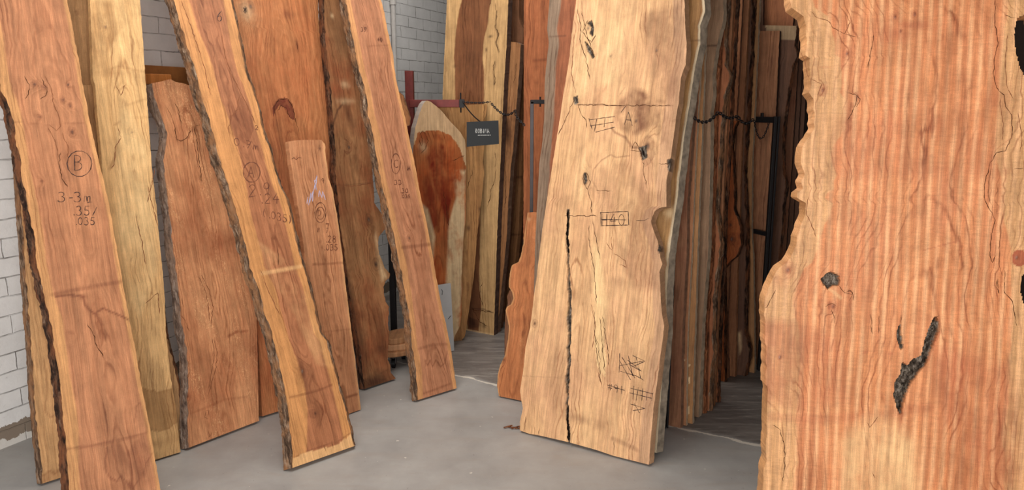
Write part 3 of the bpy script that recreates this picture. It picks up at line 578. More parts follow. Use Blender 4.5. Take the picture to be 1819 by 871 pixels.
slab('live_edge_board', 'long slab marked with circled C with bark on its left edge, leaning near the centre', wC, (741, 711.5), (811, 690),
     [(741, 711.5), (738, 667), (731, 616), (727, 568), (720, 531), (712, 483), (703, 441.6), (693, 397), (682.6, 348.6), (670.5, 296), (662, 241), (653, 207), (648, 162), (636, 120.6), (629, 86), (620.5, 45), (612, 0), (560, -300)],
     [(811, 690), (801, 619), (791, 571), (786, 552), (775.6, 497), (767, 445), (757, 393), (746, 342), (738, 297), (726, 241), (720, 210), (712, 179), (703, 138), (698, 96), (689.5, 58.6), (682.6, 21), (677, 0), (620, -300)],
     lean=(645, 0), thick=.04, group=LG, barkL=BARKG, flareL=.008, sapL=.045, sapR=.02, pith=.6, d0=.05, seed=11, res=.005, barkamp=.009,
     knots=[(650, 50, 5), (676, 70, 4), (727, 423, 5)],
     marks=[('l', [(716, 440), (740, 437), (766, 434)], 6, .45), ('l', [(745, 620), (770, 612), (793, 612)], 5, .35), ('l', [(755, 640), (760, 650), (764, 640), (768, 652), (774, 640), (782, 652), (790, 645), (794, 625)], 2.2, .6), ('l', [(756, 650), (762, 620), (768, 645)], 2, .4), ('l', [(752, 700), (800, 682)], 4, .4), ('l', [(655, 82), (690, 80)], 2, .3), ('e', 725, 350, 4, 3, 0, .5), ('e', 745, 385, 5, 3, 0, .4)],
     faded=ring_px(703, 291, 8, 18)+write('C', 699, 298, 14, .8)+write('33', 700, 328, 8, 1.)+write('.30', 710, 343, 8, .9)+write('.035', 712, 352, 6, .9)+write('1A', 722, 303, 8, .7)+write('35', 641, 56, 7, .8)+write('40', 670, 74, 7, .8), pen=[])
slab('live_edge_board', 'knotty grey-brown piece peeking from behind the upper part of the circled-C slab', wLive, None, (754, 661),
     None, [(754, 661), (722, 300), (718, 228), (728, 222), (729, 208), (723, 188), (717, 170), (710, 164)], width=.065, ang=44, lean=15, thick=.04, group=LG, barkR=BARKG, seed=12, knots=[(720, 180, 5)], barkamp=.004)
# timber rail fixed along the wall, joist ends below it
p0 = pt(158, 128, 4.07); 
RAIL = plain('brown_rail_paint', (150, 98, 52), .6, var=.3, scale=12)
def wall_pt(x, y, off=0.):
    r = ray(x, y); n = np.array([math.sin(WA), -math.cos(WA)]); k = ((WO+n*off)@n)/(r[:2]@n); return EYEV+r*k
a = wall_pt(140, 132, .06); b = wall_pt(345, 133, .06); a[2] = b[2] = (a[2]+b[2])/2
o = MB().beam(a, b, .11, .1).make('timber_rail', RAIL, bevel=.004); tag(o, 'brown timber rail fixed along the white brick wall behind the slabs', 'rail')
wO2 = wood('offcut_orange', (226, 150, 80), (190, 112, 52), freq=60)
c = wall_pt(283, 141, .22); d = np.array([math.sin(WA), -math.cos(WA), 0])
o = MB().beam(c-d*.09, c+d*.02, .13, .055).make('timber_block', wO2, bevel=.004); tag(o, 'orange block of wood on the wall rail right of the yellow slab', 'wood block')
c = wall_pt(180, 129, .22)
o = MB().beam(c-d*.09, c+d*.02, .1, .06).make('timber_block', wO2, bevel=.004); tag(o, 'orange block of wood on the wall rail left of the yellow slab', 'wood block')
DK = plain('dark_steel', (34, 31, 32), .5, .3); RS = plain('red_oxide_steel', (98, 34, 28), .45, .2, var=.25); GS = plain('grey_steel', (78, 72, 72), .45, .5)
# ================================================================== CENTRE: RACK WALL, SIGN, DOLLY
CB = plain('galvanised_conduit', (196, 192, 188), .45)
a = wall_pt(698, 0, .03)
MBo = MB().tube([(a[0], a[1], 3.99), (a[0], a[1], 1.0)], .02, 10)
for z in (3.4, 2.5, 1.6): MBo.tube([(a[0], a[1], z), (a[0], a[1], z+.04)], .028, 10)
o = MBo.make('electrical_conduit', CB, smooth=False); tag(o, 'thin white vertical conduit pipe on the back brick wall', 'pipe')
YP = 4.985
a = pt(727, 126, YP); z = a[2]; x0 = a[0]; b = pt(822, 184, YP)
rk = bpy.data.objects.new('steel_rack', None); COL.objects.link(rk); rk.location = (x0, YP, 0); tag(rk, 'dark red steel rack upright with a horizontal arm, holding the sign, against the back wall', 'rack')
def loc_to(o, parent, off): o.parent = parent; o.location = (-off[0], -off[1], -off[2])
q = MB().beam((x0, YP, 0), (x0, YP, z), .055, .055).make('upright', RS, bevel=.003); loc_to(q, rk, rk.location)
q = MB().beam((x0, YP-.02, b[2]), (b[0]-.02, YP-.02, b[2]), .045, .05).make('arm', RS, bevel=.003); loc_to(q, rk, rk.location)
q = MB().beam((b[0]-.02, YP-.02, b[2]), (b[0]+.012, YP-.02, b[2]), .05, .055).make('end_cap', DK); loc_to(q, rk, rk.location)
q = MB().tube([(b[0]-.012, YP-.02, b[2]-.06), (b[0]-.012, YP-.02, b[2]+.07)], .005).make('pin', DK); loc_to(q, rk, rk.location)
wSp = wood('spalted_burr', (190, 122, 72), (132, 66, 36), sap=(206, 168, 118), stain=(110, 34, 14), pale=(204, 178, 140), freq=50, blotch=.7, redn=(170, 70, 26), contrast=1.2)
slab('live_edge_board', 'pointed-top spalted orange slab with pale edges and red-brown heart, right of the circled-C slab', wSp, (748, 632), (804, 618),
     [(748, 632), (742, 520), (736, 400), (733, 300), (734, 262), (737.7, 227), (744.6, 203), (752, 184), (757, 179)],
     [(804, 618), (808, 596), (813, 588), (817, 578), (820, 560), (820, 545), (819, 530), (822, 514), (820, 497), (823, 428), (827, 393), (828, 300), (827, 262), (825.5, 248), (817, 234), (801, 217), (780.7, 193), (764, 180), (759, 179)],
     lean=1.5, thick=.05, group='slabs by the back rack', seed=13, res=.005, jagR=.002, side=plain('grey_sealed_edge', (150, 140, 132), .7),
     marks=[('P', [(730, 215), (757, 172), (800, 210), (830, 240), (830, 300), (815, 260), (800, 240), (780, 232), (760, 232), (742, 236), (736, 260)], .8, 2), ('S', [(800, 300), (830, 300), (826, 430), (818, 600), (800, 620), (790, 500), (795, 400), (808, 350)], .9, 2), ('S', [(740, 350), (762, 370), (775, 420), (770, 480), (745, 470)], .65, 2), ('s', [(770, 250), (810, 260), (812, 330), (798, 380), (796, 410), (786, 380), (768, 330), (755, 280)], .65, 2),
            ('l', [(785, 325), (790, 345), (793, 375), (797, 405)], 5, .8), ('e', 785, 322, 6, 5, 0, .8), ('p', [(745, 240), (752, 232), (760, 245), (757, 265), (748, 272), (744, 258)], .35, .5), ('E', 752, 262, 7, 9, 0, .6), ('l', [(797, 400), (798, 440), (797, 480)], 3, .5), ('e', 770, 560, 30, 30, 0, .35), ('s', [(745, 330), (760, 300), (775, 340), (780, 400), (765, 420)], .5, 2), ('l', [(770, 470), (774, 520), (780, 560)], 4, .4), ('e', 800, 320, 10, 6, 20, .7), ('s', [(740, 235), (820, 240), (800, 252), (750, 248)], .3, 1)],
     cracks=[[(745, 240), (750, 232), (756, 238), (760, 250), (755, 266), (748, 272)], [(747, 238), (751, 250), (748, 260), (745, 245)], [(803, 286), (815, 280), (826, 276)], [(788, 340), (793, 370), (797, 404)]], penw=1)
wTan = wood('tan_spalt', (196, 150, 96), (152, 104, 62), stain=(60, 36, 24), freq=48, blotch=.4)
slab('live_edge_board', 'tan slab just right of the pointed spalted slab, hanging sign above it', wTan, (803, 607), (821, 603),
     [(803, 607), (812, 400), (800, 300), (770, 182)], [(821, 603), (825.5, 599), (827, 590), (834, 545), (841, 497), (846, 438), (850, 393), (855, 359), (860, 307), (858, 290), (860, 258), (861.6, 213), (866, 182)],
     ang=20, lean=.8, thick=.03, top=[(770, 186), (830, 186), (866, 185)], group='slabs by the back rack', seed=14, cracks=[[(840, 300), (838, 312), (834, 318), (832, 330), (829, 336)], [(862, 185), (860, 200), (861, 225)]], marks=[('e', 832, 405, 3, 5, 0, .7), ('e', 815, 606, 9, 6, 0, .4), ('e', 852, 372, 2, 4, 0, .7)])
wTall = wood('two_tone_spalt', (150, 100, 66), (112, 70, 46), sap=(214, 174, 122), stain=(58, 34, 24), freq=40, blotch=.45)
slab('live_edge_board', 'tall two-tone slab with brown heart and pale spalted sides, rising behind the hanging sign', wTall, (812, 584), (877, 598.5),
     [(812, 584), (800, 400), (786, 176), (789, 103), (794, 0), (800, -200)], [(877, 598.5), (880.6, 497), (884, 393), (889, 290), (892.6, 207), (896, 138), (899.5, 86), (903, 0), (910, -200)],
     ang=-31, lean=0, thick=.055, group=BG, seed=15, sapL=.1, sapR=.155, res=.006, side=plain('dark_weathered_edge', (84, 62, 52), .8, var=.4),
     marks=[('l', [(882, 20), (881, 50), (885, 62), (881, 75), (886, 92)], 2.5, .7), ('e', 871, 65, 4, 2, 0, .8), ('e', 864, 88, 2, 3, 0, .8), ('l', [(879, 110), (877, 130), (878, 150)], 3, .5), ('e', 808, 118, 4, 3, 0, .5), ('l', [(838, 548), (860, 550), (876, 556)], 2, .6), ('s', [(832, 560), (845, 566), (862, 574), (866, 584), (830, 586)], .5, 1), ('e', 836, 550, 6, 20, 0, .5), ('P', [(826, 584), (879, 594), (879, 602), (826, 592)], .5, .5), ('e', 840, 100, 16, 30, 0, .3)],
     cracks=[[(880, 5), (882, 30), (880, 48), (886, 60), (881, 78), (886, 95)], [(878, 108), (876, 125), (880, 140), (877, 155)], [(881, 300), (879, 320), (873, 335), (870, 355), (866, 367)], [(878, 270), (882, 285), (879, 297)], [(838, 545), (852, 572), (866, 580)], [(856, 500), (852, 525), (858, 545)], [(872, 0), (870, 10)], [(835, 550), (876, 555)]])
wDkE = wood('dark_racked', (156, 108, 78), (114, 78, 56), stain=(40, 26, 20), freq=40, blotch=.5)
wMidE = wood('mid_racked', (186, 136, 92), (146, 98, 62), stain=(70, 44, 30), freq=40, blotch=.4)
EDG = dict(ang=-31, lean=0, thick=.05)
slab('live_edge_board', 'brown slab with flat top immediately right of the two-tone slab', wMidE, None, (883, 592), None,
     [(883, 592), (892.6, 497), (899.5, 428), (903, 359), (908, 290), (911, 270), (917, 193), (922, 131), (925, 82), (925, 76)], width=.25, top=[(896, 74), (910, 72), (922, 75), (926, 79)], group=BG, seed=16, side=plain('dark_sawn_side', (118, 88, 70), .8, var=.4), marks=[('e', 901, 235, 11, 34, 0, .9)], cracks=[[(899, 300), (897, 330), (899, 350), (896, 370)], [(917, 110), (913, 150)]], **EDG)  # dark spot in marks paints the black shadow on the upper face
slab('live_edge_board', 'dark reddish slab with curving edge, behind the flat-topped brown slab', wDkE, None, (890, 583), None,
     [(890, 583), (915, 300), (929, 74), (930, 52), (926, 44), (922, 34), (922, 0), (924, -200)], width=.25, ang=-31, lean=0, thick=.03, group=BG, seed=17)
slab('live_edge_board', 'pale brown slab in the shade left of the wavy-edged slab', wMidE, None, (901, 573), None,
     [(901, 573), (912, 500), (922, 393), (928, 262), (936, 180), (940, 60)], width=.25, group=BG, seed=18, marks=[('l', [(908, 315), (926, 315)], 4, .5), ('l', [(905, 417), (922, 417)], 3, .5)], **EDG)
slab('live_edge_board', 'reddish brown slab immediately left of the slim grey steel post', wDkE, None, (916, 556), None,
     [(916, 556), (926, 400), (937, 250), (944, 100), (948, 0), (952, -200)], width=.22, group=BG, seed=19, ang=-31, lean=0, thick=.04)
wRo = wood('orange_red_rack', (192, 122, 80), (148, 84, 54), stain=(96, 44, 26), freq=40, blotch=.5)
slab('live_edge_board', 'orange-red slab seen behind the slim grey steel post and its arm', wRo, None, (985, 622), None,
     [(985, 622), (985, 300), (990, 0), (992, -200)], width=.25, group=BG, seed=20, ang=-31, lean=2, thick=.045, marks=[('l', [(948, 108), (970, 106)], 5, .4)])
# slim grey post with short arm
Yg = 4.55
a = pt(945, 181, Yg); b = pt(939.5, 560, Yg); c = pt(972, 182, Yg)
rk2 = bpy.data.objects.new('steel_rack', None); COL.objects.link(rk2); rk2.location = (a[0], Yg, 0); tag(rk2, 'slim grey steel rack post with short arm left of the big pale centre slab', 'rack')
q = MB().beam((a[0], Yg, 0), (a[0], Yg, a[2]), .022, .03).make('upright', GS, bevel=.002); loc_to(q, rk2, rk2.location)
q = MB().beam((a[0]-.01, Yg, a[2]), (c[0], Yg, a[2]), .03, .025).make('arm', DK, bevel=.002); loc_to(q, rk2, rk2.location)
q = MB().tube([(a[0]+.05, Yg, a[2]+.03), (a[0]+.05, Yg, a[2]-.03)], .005).make('pin', DK); loc_to(q, rk2, rk2.location)
# hanging sign
BRD = plain('black_card', (26, 28, 30), .55, var=.1); WHT = plain('white_chalk_paint', (235, 235, 232), .8)
YS = 4.9
c = [pt(829, 217, YS), pt(885.5, 214, YS), pt(886.5, 256, YS), pt(829, 261, YS)]
sg = mesh('sign_board', [*c, *[p+np.array([0, .008, 0]) for p in c]], [(3, 2, 1, 0), (4, 5, 6, 7), (0, 1, 5, 4), (1, 2, 6, 5), (2, 3, 7, 6), (3, 0, 4, 7)], BRD)
tag(sg, 'small black sign reading ROBINIA hanging by a cord from the rack arm', 'sign')
def strokes3d(name, lines, Y, r, mat, parent=None):
    m = MB()
    for ln in lines:
        m.tube([pt(x, y, Y) for x, y in ln], r, 5)
    return m.make(name, mat, parent)
strokes3d('lettering', write('ROBINIA', 844.5, 236.5, 7.5, .62, 0.0), YS-.0015, .0011, WHT, sg)
strokes3d('small_print', [[(849+i*2.6, 240.4-.02*i), (850.6+i*2.6, 240.3-.02*i)] for i in range(9)], YS-.0012, .0015, WHT, sg)
def catenary(p, q, sag, n=24): return [np.array(p)*(1-t)+np.array(q)*t+np.array([0, 0, -4*sag*t*(1-t)]) for t in np.linspace(0, 1, n)]
def chain(pts, name, label, r=.0032, link=.022, mat=DK):
    pts = [np.array(p) for p in pts]; L = np.cumsum([0]+[np.linalg.norm(b-a) for a, b in zip(pts[:-1], pts[1:])]); m = MB(); n = int(L[-1]/(link*.72)); P = np.array(pts)
    for i in range(n):
        s = (i+.5)*L[-1]/n; c = np.array([np.interp(s, L, P[:, k]) for k in range(3)]); c2 = np.array([np.interp(min(s+.01, L[-1]), L, P[:, k]) for k in range(3)]); c1 = np.array([np.interp(max(s-.01, 0), L, P[:, k]) for k in range(3)])
        d = Vector(c2-c1).normalized(); up = Vector((0, 1, 0)); x = d.cross(up).normalized(); y = d.cross(x)
        if i % 2: x, y = y, x
        m.tube([Vector(c)+d*(link*.5*math.cos(t))+x*(link*.26*math.sin(t)) for t in np.linspace(0, 2*math.pi, 9)[:-1]], r, 5, closed=True)
    o = m.make(name, mat); tag(o, label, 'chain'); return o
o = MB().tube(catenary(pt(823, 183, YS-.01), pt(853, 216, YS+.004), .012), .0045, 6).make('string', DK); tag(o, 'dark cord holding the black sign to the red rack arm', 'cord')
chain(catenary(pt(822, 181, YS), pt(871, 181, YS), .006, 10), 'chain', 'thin chain running from the red rack arm to the pin above the sign', .0025, .018)
chain(catenary(pt(873, 184, YS), pt(897, 204, 4.8), .01, 10)+catenary(pt(897, 204, 4.82), pt(916, 196, 4.75), .01, 8)+catenary(pt(916, 205, 4.75), pt(932, 223, 4.7), .003, 8), 'chain', 'dark chain drooping right of the black sign across the racked slabs')
# white panel, dolly, steel leg
PNL = plain('grey_white_laminate', (170, 170, 170), .5, var=.04)
P1 = fl(750, 637); P2 = fl(807, 624); u = (P2-P1)/np.linalg.norm(P2-P1); bk = np.array([-u[1], u[0], 0]); lean = math.radians(4); w = np.array([0, 0, math.cos(lean)])+bk*math.sin(lean)
wid = np.linalg.norm(P2-P1); hh = .47; z0 = np.array([0, 0, .003]); m = MB(); n = 8
vv = [P1+z0, P2+z0, P2+w*hh+z0, P1+w*hh+z0]; vv += [p-np.cross(u, w)*.018 for p in vv]
pn = mesh('white_panel', vv, [(0, 1, 2, 3), (7, 6, 5, 4), (4, 5, 1, 0), (5, 6, 2, 1), (6, 7, 3, 2), (7, 4, 0, 3)], PNL); tag(pn, 'small grey-white laminate panel standing on the floor behind the circled-C slab', 'panel')
def onp(x, y):
    nf = np.cross(u, w); r = ray(x, y); k = ((P1-EYEV)@nf)/(r@nf); return EYEV+r*k+nf*.001
for ln in ([(784, 514), (786, 518), (785, 524)], [(796, 567), (799, 563), (801, 561)]): MB().tube([onp(*p) for p in ln], .0018, 5).make('scuff_mark', DK, pn)
wDol = wood('pale_plywood', (206, 156, 112), (170, 118, 80), freq=50)
C0 = fl(707, 649); dz = .085
def rounded(cx, cy, z0, z1, rx, ry, ang, n=32, p=3.0):
    v = []; 
    for z in (z0, z0+.006, z1-.006, z1):
        k = 1 if z in (z0+.006, z1-.006) else .97
        for i in range(n):
            t = 2*math.pi*i/n; c, s = math.cos(t), math.sin(t); q = (abs(c)**p+abs(s)**p)**(-1/p); x, y = rx*k*q*c, ry*k*q*s
            v.append((cx+x*math.cos(ang)-y*math.sin(ang), cy+x*math.sin(ang)+y*math.cos(ang), z))
    f = [tuple(range(n))[::-1], tuple(3*n+i for i in range(n))]
    for j in range(3):
        for i in range(n): f.append((j*n+i, j*n+(i+1) % n, (j+1)*n+(i+1) % n, (j+1)*n+i))
    return v, f
dl = bpy.data.objects.new('wooden_dolly', None); COL.objects.link(dl); dl.location = (C0[0], C0[1]+.04, 0); tag(dl, 'round-cornered plywood dolly on black castors between the ragged slab and circled-C slab', 'dolly')
v, f = rounded(0, 0, dz, dz+.03, .15, .12, .5); mesh('deck', v, f, wDol, dl)
BLK = plain('black_rubber', (20, 20, 21), .5)
for k, (x, y) in enumerate(((-.02, -.085), (.1, .0), (-.1, .02), (.02, .08))):
    cs = MB().box((x-.02, y-.02, dz-.012), (x+.02, y+.02, dz)).box((x-.018, y-.012, .03), (x-.012, y+.012, dz-.01)).box((x+.012, y-.012, .03), (x+.018, y+.012, dz-.01)).make('castor', GS, dl)
    MB().tube([(x-.011, y, .03), (x+.011, y, .03)], .03, 16).make('wheel', BLK, cs)
v, f = rounded(C0[0]-.005, C0[1]+.05, dz+.0305, dz+.07, .135, .105, .3); o = mesh('wood_offcut', v, f, wood('peach_offcut', (214, 164, 122), (184, 134, 94), freq=50)); tag(o, 'thick round-cornered wood piece lying directly on the little dolly deck', 'wood offcut')
v, f = rounded(C0[0]+.0, C0[1]+.06, dz+.0705, dz+.11, .115, .09, .8); o = mesh('wood_offcut', v, f, wDol); tag(o, 'smaller round-cornered wood piece topmost on the little dolly', 'wood offcut')
a = fl(700, 615)
o = MB().box((a[0]-.02, a[1], 0), (a[0]+.02, a[1]+.04, .95)).box((a[0]-.06, a[1]-.04, 0), (a[0]+.06, a[1]+.08, .012)).make('steel_post', DK, bevel=.002); tag(o, 'black steel post standing behind the dolly beside the ragged slab', 'post')
# ================================================================== CENTRE RIGHT
wCen = wood('big_pale_elm', (244, 202, 152), (216, 166, 120), sap=(214, 170, 132), stain=(128, 86, 62), pale=(246, 212, 158), freq=55, blotch=.35, contrast=.8, redn=(216, 166, 128))
slab('live_edge_board', 'huge pale spalted slab with a long black vertical crack and a notched edge', wCen, (923.6, 765), (1152.6, 826),
     [(923.6, 765), (923.6, 750), (929, 726), (923.6, 695), (929, 660.6), (934, 616), (942, 580), (948, 531), (956, 469), (963, 410.5), (972, 352), (980, 300), (985.6, 265), (994, 214), (1001, 165), (1010, 114), (1016.6, 52), (1023.5, 0), (1060, -260)],
     [(1152.6, 826), (1156, 778), (1161, 726), (1168, 674), (1176.7, 605), (1180, 580), (1175, 552), (1173, 510), (1171.5, 483), (1177, 469), (1173, 459), (1171.5, 441.6), (1168, 428), (1161, 410.5), (1156, 393), (1163, 375), (1172, 369), (1183.6, 367.5), (1183.6, 324), (1189, 297), (1195.7, 248), (1201, 207), (1206, 179), (1209.5, 138), (1218, 114), (1220, 86), (1217, 41), (1216, 0), (1212, -260)],
     lean=12, thick=.055, group=RG, seed=21, res=.004, pith=.35, d0=.05, dslope=.02, warp=.03, sapR=.05, flareR=.004, flareL=.004, jag=.0012,
     bot=[(923.6, 765), (940, 771), (958, 774), (1010, 786), (1060, 800), (1089, 810), (1152.6, 826)],
     knots=[(1045, 50, 7), (1040, 318, 8), (1150, 260, 14), (1166, 90, 5), (950, 575, 6), (1172, 440, 6), (1130, 215, 8), (1085, 100, 4)],
     marks=[('c', [(1010, 374), (1007, 420), (1009, 470), (1011, 520), (1010, 560), (1011, 600), (1009, 640), (1007, 690), (1008, 740), (1010, 786)], 3.2, .018), ('c', [(1011, 500), (1012, 560), (1010, 640), (1008, 680)], 4.6, .02), ('v', [(1043, 40), (1051, 36), (1055, 50), (1053, 66), (1047, 60), (1050, 48)], .014, .6), ('v', [(1038, 72), (1046, 80), (1056, 100), (1054, 105), (1044, 92)], .014, .6), ('v', [(1018, 172), (1026, 170), (1027, 184), (1020, 186)], .01, .6),
            ('v', [(1134, 262), (1148, 258), (1150, 280), (1141, 285)], .008, 1), ('v', [(1184, 284), (1192, 282), (1191, 310), (1186, 300)], .012, .7), ('v', [(1036, 308), (1041, 306), (1043, 322), (1038, 330)], .012, .5), ('v', [(1170, 434), (1174, 442), (1170, 452), (1168, 444)], .01, .5),
            ('s', [(1085, 215), (1095, 180), (1125, 150), (1170, 165), (1195, 200), (1190, 260), (1165, 250), (1160, 230), (1130, 245), (1100, 235)], .62, 3), ('s', [(1130, 20), (1215, 0), (1218, 110), (1200, 230), (1185, 300), (1160, 180)], .35, 4), ('s', [(1060, 300), (1085, 282), (1120, 280), (1150, 330), (1185, 340), (1170, 430), (1175, 520), (1120, 520), (1080, 420)], .3, 4), ('l', [(1086, 228), (1092, 235), (1112, 245), (1122, 262), (1135, 262)], 4, .6), ('l', [(1055, 300), (1068, 285), (1085, 275), (1095, 280), (1118, 277)], 2.5, .5), ('l', [(1055, 300), (1052, 320), (1060, 335), (1063, 345)], 2, .4), ('l', [(1028, 186), (1097, 187), (1150, 186), (1195, 188)], 1.6, .55), ('l', [(1095, 195), (1100, 170), (1110, 155)], 2, .3),
            ('p', [(1140, 250), (1150, 241), (1160, 252), (1164, 275), (1156, 290), (1146, 298), (1140, 280), (1146, 268)], .35, 1), ('e', 1148, 205, 5, 14, 0, .7), ('e', 1173, 180, 16, 6, 0, .5), ('l', [(1155, 222), (1200, 214)], 6, .3), ('e', 1167, 90, 4, 5, 0, .7), ('e', 1030, 745, 25, 8, 0, .45), ('e', 1065, 755, 14, 10, 20, .4), ('e', 1115, 650, 34, 40, 0, .25), ('e', 1140, 690, 24, 30, 0, .25), ('l', [(1090, 780), (1133, 800)], 8, .35), ('e', 1100, 500, 20, 8, 0, .25), ('e', 1110, 650, 16, 16, 0, .25),
            ('S', [(1050, 420), (1070, 450), (1082, 540), (1075, 640), (1068, 700), (1055, 600), (1050, 500)], .55, 3), ('S', [(1025, 30), (1120, 30), (1100, 150), (1060, 160), (1005, 200), (1010, 120)], .3, 4), ('l', [(1040, 420), (1046, 470), (1050, 520)], 3, .3), ('e', 1010, 360, 14, 20, 0, .35), ('l', [(925, 668), (1000, 672)], 1.5, .3),
            ('P', [(1058, 560), (1066, 570), (1078, 640), (1074, 670), (1060, 650), (1056, 600)], .7, 1), ('e', 1070, 610, 8, 30, 0, .4), ('e', 990, 690, 40, 40, 0, .15)],
     cracks=[[(1033, 20), (1040, 50), (1045, 70), (1056, 100)], [(1025, 15), (1032, 45), (1030, 70), (1040, 100), (1047, 140)], [(1045, 35), (1036, 55), (1040, 65), (1052, 75), (1060, 60)], [(1027, 185), (1033, 205), (1040, 212), (1042, 228)], [(1020, 175), (1010, 200), (1000, 225), (992, 240)], [(1037, 310), (1036, 325), (1044, 336), (1048, 325), (1043, 308)], [(1044, 336), (1050, 360), (1052, 385)],
             [(1046, 400), (1048, 440), (1054, 470), (1057, 500), (1060, 540)], [(1053, 390), (1060, 430), (1066, 460)], [(1055, 550), (1056, 590), (1062, 640), (1068, 680)], [(1070, 560), (1078, 610), (1082, 650)], [(1060, 600), (1066, 640)], [(1066, 565), (1070, 610), (1074, 660)],
             [(1138, 270), (1120, 268), (1128, 252), (1136, 262), (1142, 282)], [(1142, 284), (1144, 310), (1149, 335)], [(1190, 290), (1176, 292), (1170, 290)], [(1091, 783), (1091, 809)], [(958, 760), (956, 774)], [(935, 740), (930, 766)], [(1085, 340), (1060, 338)], [(1003, 384), (1060, 383)], [(1023, 186), (1190, 188)]],
     black=[[(1009, 374), (1008, 400), (1007, 420), (1010, 450)], [(1010, 720), (1008, 750), (1011, 784)], [(1141, 266), (1146, 280)]],
     fine=[[(1050, 540), (1058, 580), (1052, 620)], [(1020, 60), (1015, 130), (1022, 165)], [(1090, 450), (1110, 462), (1112, 475), (1100, 470)], [(1077, 430), (1087, 445), (1086, 420)], [(1066, 640), (1062, 660), (1070, 690)]],
     pen=write('A', 1109, 222, 24, .85, .1)+[[(1103, 200), (1112, 188)]]+[[(1046, 213), (1092, 207)], [(1048, 224), (1090, 217)], [(1058, 235), (1092, 226)], [(1060, 212), (1056, 234)], [(1046, 210), (1052, 230)], [(1075, 210), (1073, 226)]]+write('H40', 1068, 402, 22, .75)+[[(1066, 378), (1116, 376)], [(1067, 390), (1112, 391)], [(1070, 401), (1116, 400)], [(1067, 378), (1068, 402)], [(1116, 376), (1117, 400)], [(1130, 392), (1145, 392), (1152, 388)]]
         +[[(1100, 640), (1120, 675)], [(1105, 635), (1128, 672)], [(1115, 640), (1140, 660), (1118, 648)], [(1100, 650), (1142, 642)], [(1101, 628), (1100, 662)], [(1116, 632), (1124, 668)], [(1130, 634), (1138, 672)], [(1102, 660), (1130, 668), (1144, 676)], [(1124, 632), (1146, 642), (1128, 650)]]
         +write('#9l', 1080, 694, 14, .8, .25)+[[(1120, 690), (1160, 700)], [(1118, 698), (1158, 708)], [(1126, 686), (1124, 710)], [(1134, 688), (1130, 712)], [(1142, 690), (1140, 712)], [(1150, 694), (1148, 712)], [(1160, 698), (1158, 712)], [(1120, 718), (1146, 726), (1124, 730)], [(1126, 716), (1136, 734)], [(1078, 684), (1110, 694)]], penw=1.0)
SPL = wood('pale_splinter', (226, 176, 112), (190, 136, 80), freq=50)
a = fl(919, 732, .02)
wS2 = wood('tan_elm', (206, 162, 108), (160, 114, 70), sap=(236, 216, 182), stain=(98, 62, 42), freq=45, blotch=.4)
slab('live_edge_board', 'tan slab with pale grey waney right edge, directly behind the huge centre slab', wS2, None, (1166, 805), None,
     [(1166, 805), (1183.6, 590), (1185, 514), (1188.8, 452), (1195.7, 404), (1202.6, 359), (1207.7, 307), (1209.5, 300), (1214.6, 248), (1223, 196), (1230, 151.6), (1235, 117), (1244, 79), (1244, 45), (1252.5, 20.7), (1250.8, 0), (1262, -200)], width=.45, ang=-31, lean=11.5, thick=.05, group=RG, side=plain('silver_waney_side', (156, 142, 124), .8, var=.45), flareR=.016, sapR=.012, seed=22, barkamp=.0015,
     marks=[('l', [(1160, 402), (1204, 396)], 1, .0), ('l', [(1215, 70), (1245, 72)], 2.5, .5), ('e', 1192, 266, 5, 10, 0, .6), ('E', 1190, 379, 9, 9, 0, .8), ('l', [(1205, 230), (1200, 300)], 3, .3)])
wS3 = wood('grey_sided', (178, 112, 78), (136, 80, 54), sap=(150, 128, 108), stain=(90, 56, 40), freq=45, blotch=.4)
slab('live_edge_board', 'slab with wide grey waney edge, behind the left side of the huge centre slab', wS3, (940, 730), (1010, 755),
     [(940, 730), (950, 545), (948, 530), (949, 497), (951, 428), (954.6, 352), (958, 290), (963, 258), (966.7, 207), (968, 138), (975, 76), (972, 52), (976, 0), (985, -200)],
     [(1010, 755), (1020, 400), (1040, 0), (1050, -200)], ang=-31, lean=11, thick=.045, group=RG, sapL=.075, seed=23, jagL=.001, marks=[('l', [(975, 66), (1005, 64)], 2, .5)])
wWav = wood('wavy_orange', (212, 142, 92), (176, 104, 62), sap=(214, 156, 104), stain=(140, 78, 48), freq=50, blotch=.5, fleck=.2)
slab('live_edge_board', 'short orange-brown slab with deeply scalloped left edge, left of the huge centre slab', wWav, (886, 704), (932, 713.5),
     [(886, 704), (883, 687), (884, 668), (888, 650), (897, 632), (903, 600), (904, 580), (901, 565), (898, 551), (901, 545), (908, 541), (912, 530), (910, 520), (904, 510), (904, 500), (907, 478), (910, 471), (921, 466), (925, 455), (930, 430), (934, 400), (937, 378)],
     [(932, 713.5), (945, 600), (956, 500), (962, 430), (966, 378)], top=[(937, 378), (950, 377), (968, 380)], lean=11, thick=.045, group=RG, seed=24, res=.004, sapL=.008, jagL=.0012, knots=[(895, 640, 5)], marks=[('E', 940, 390, 3, 3, 0, .3), ('e', 930, 470, 20, 6, 0, .3), ('e', 925, 570, 20, 8, 0, .3)], flareL=.003)
o = None
slab('wood_offcut', 'round grey-brown bark nub set into the scalloped edge of the short orange slab', wDkE, (897, 672), (910, 675),
     [(897, 672), (896, 600), (898, 551), (902, 540), (901, 528), (905, 516)], [(910, 675), (914, 600), (915, 551), (916, 540), (915, 528), (910, 516)], ang=-31, lean=10, thick=.03, group=RG, seed=25, cat='wood offcut')
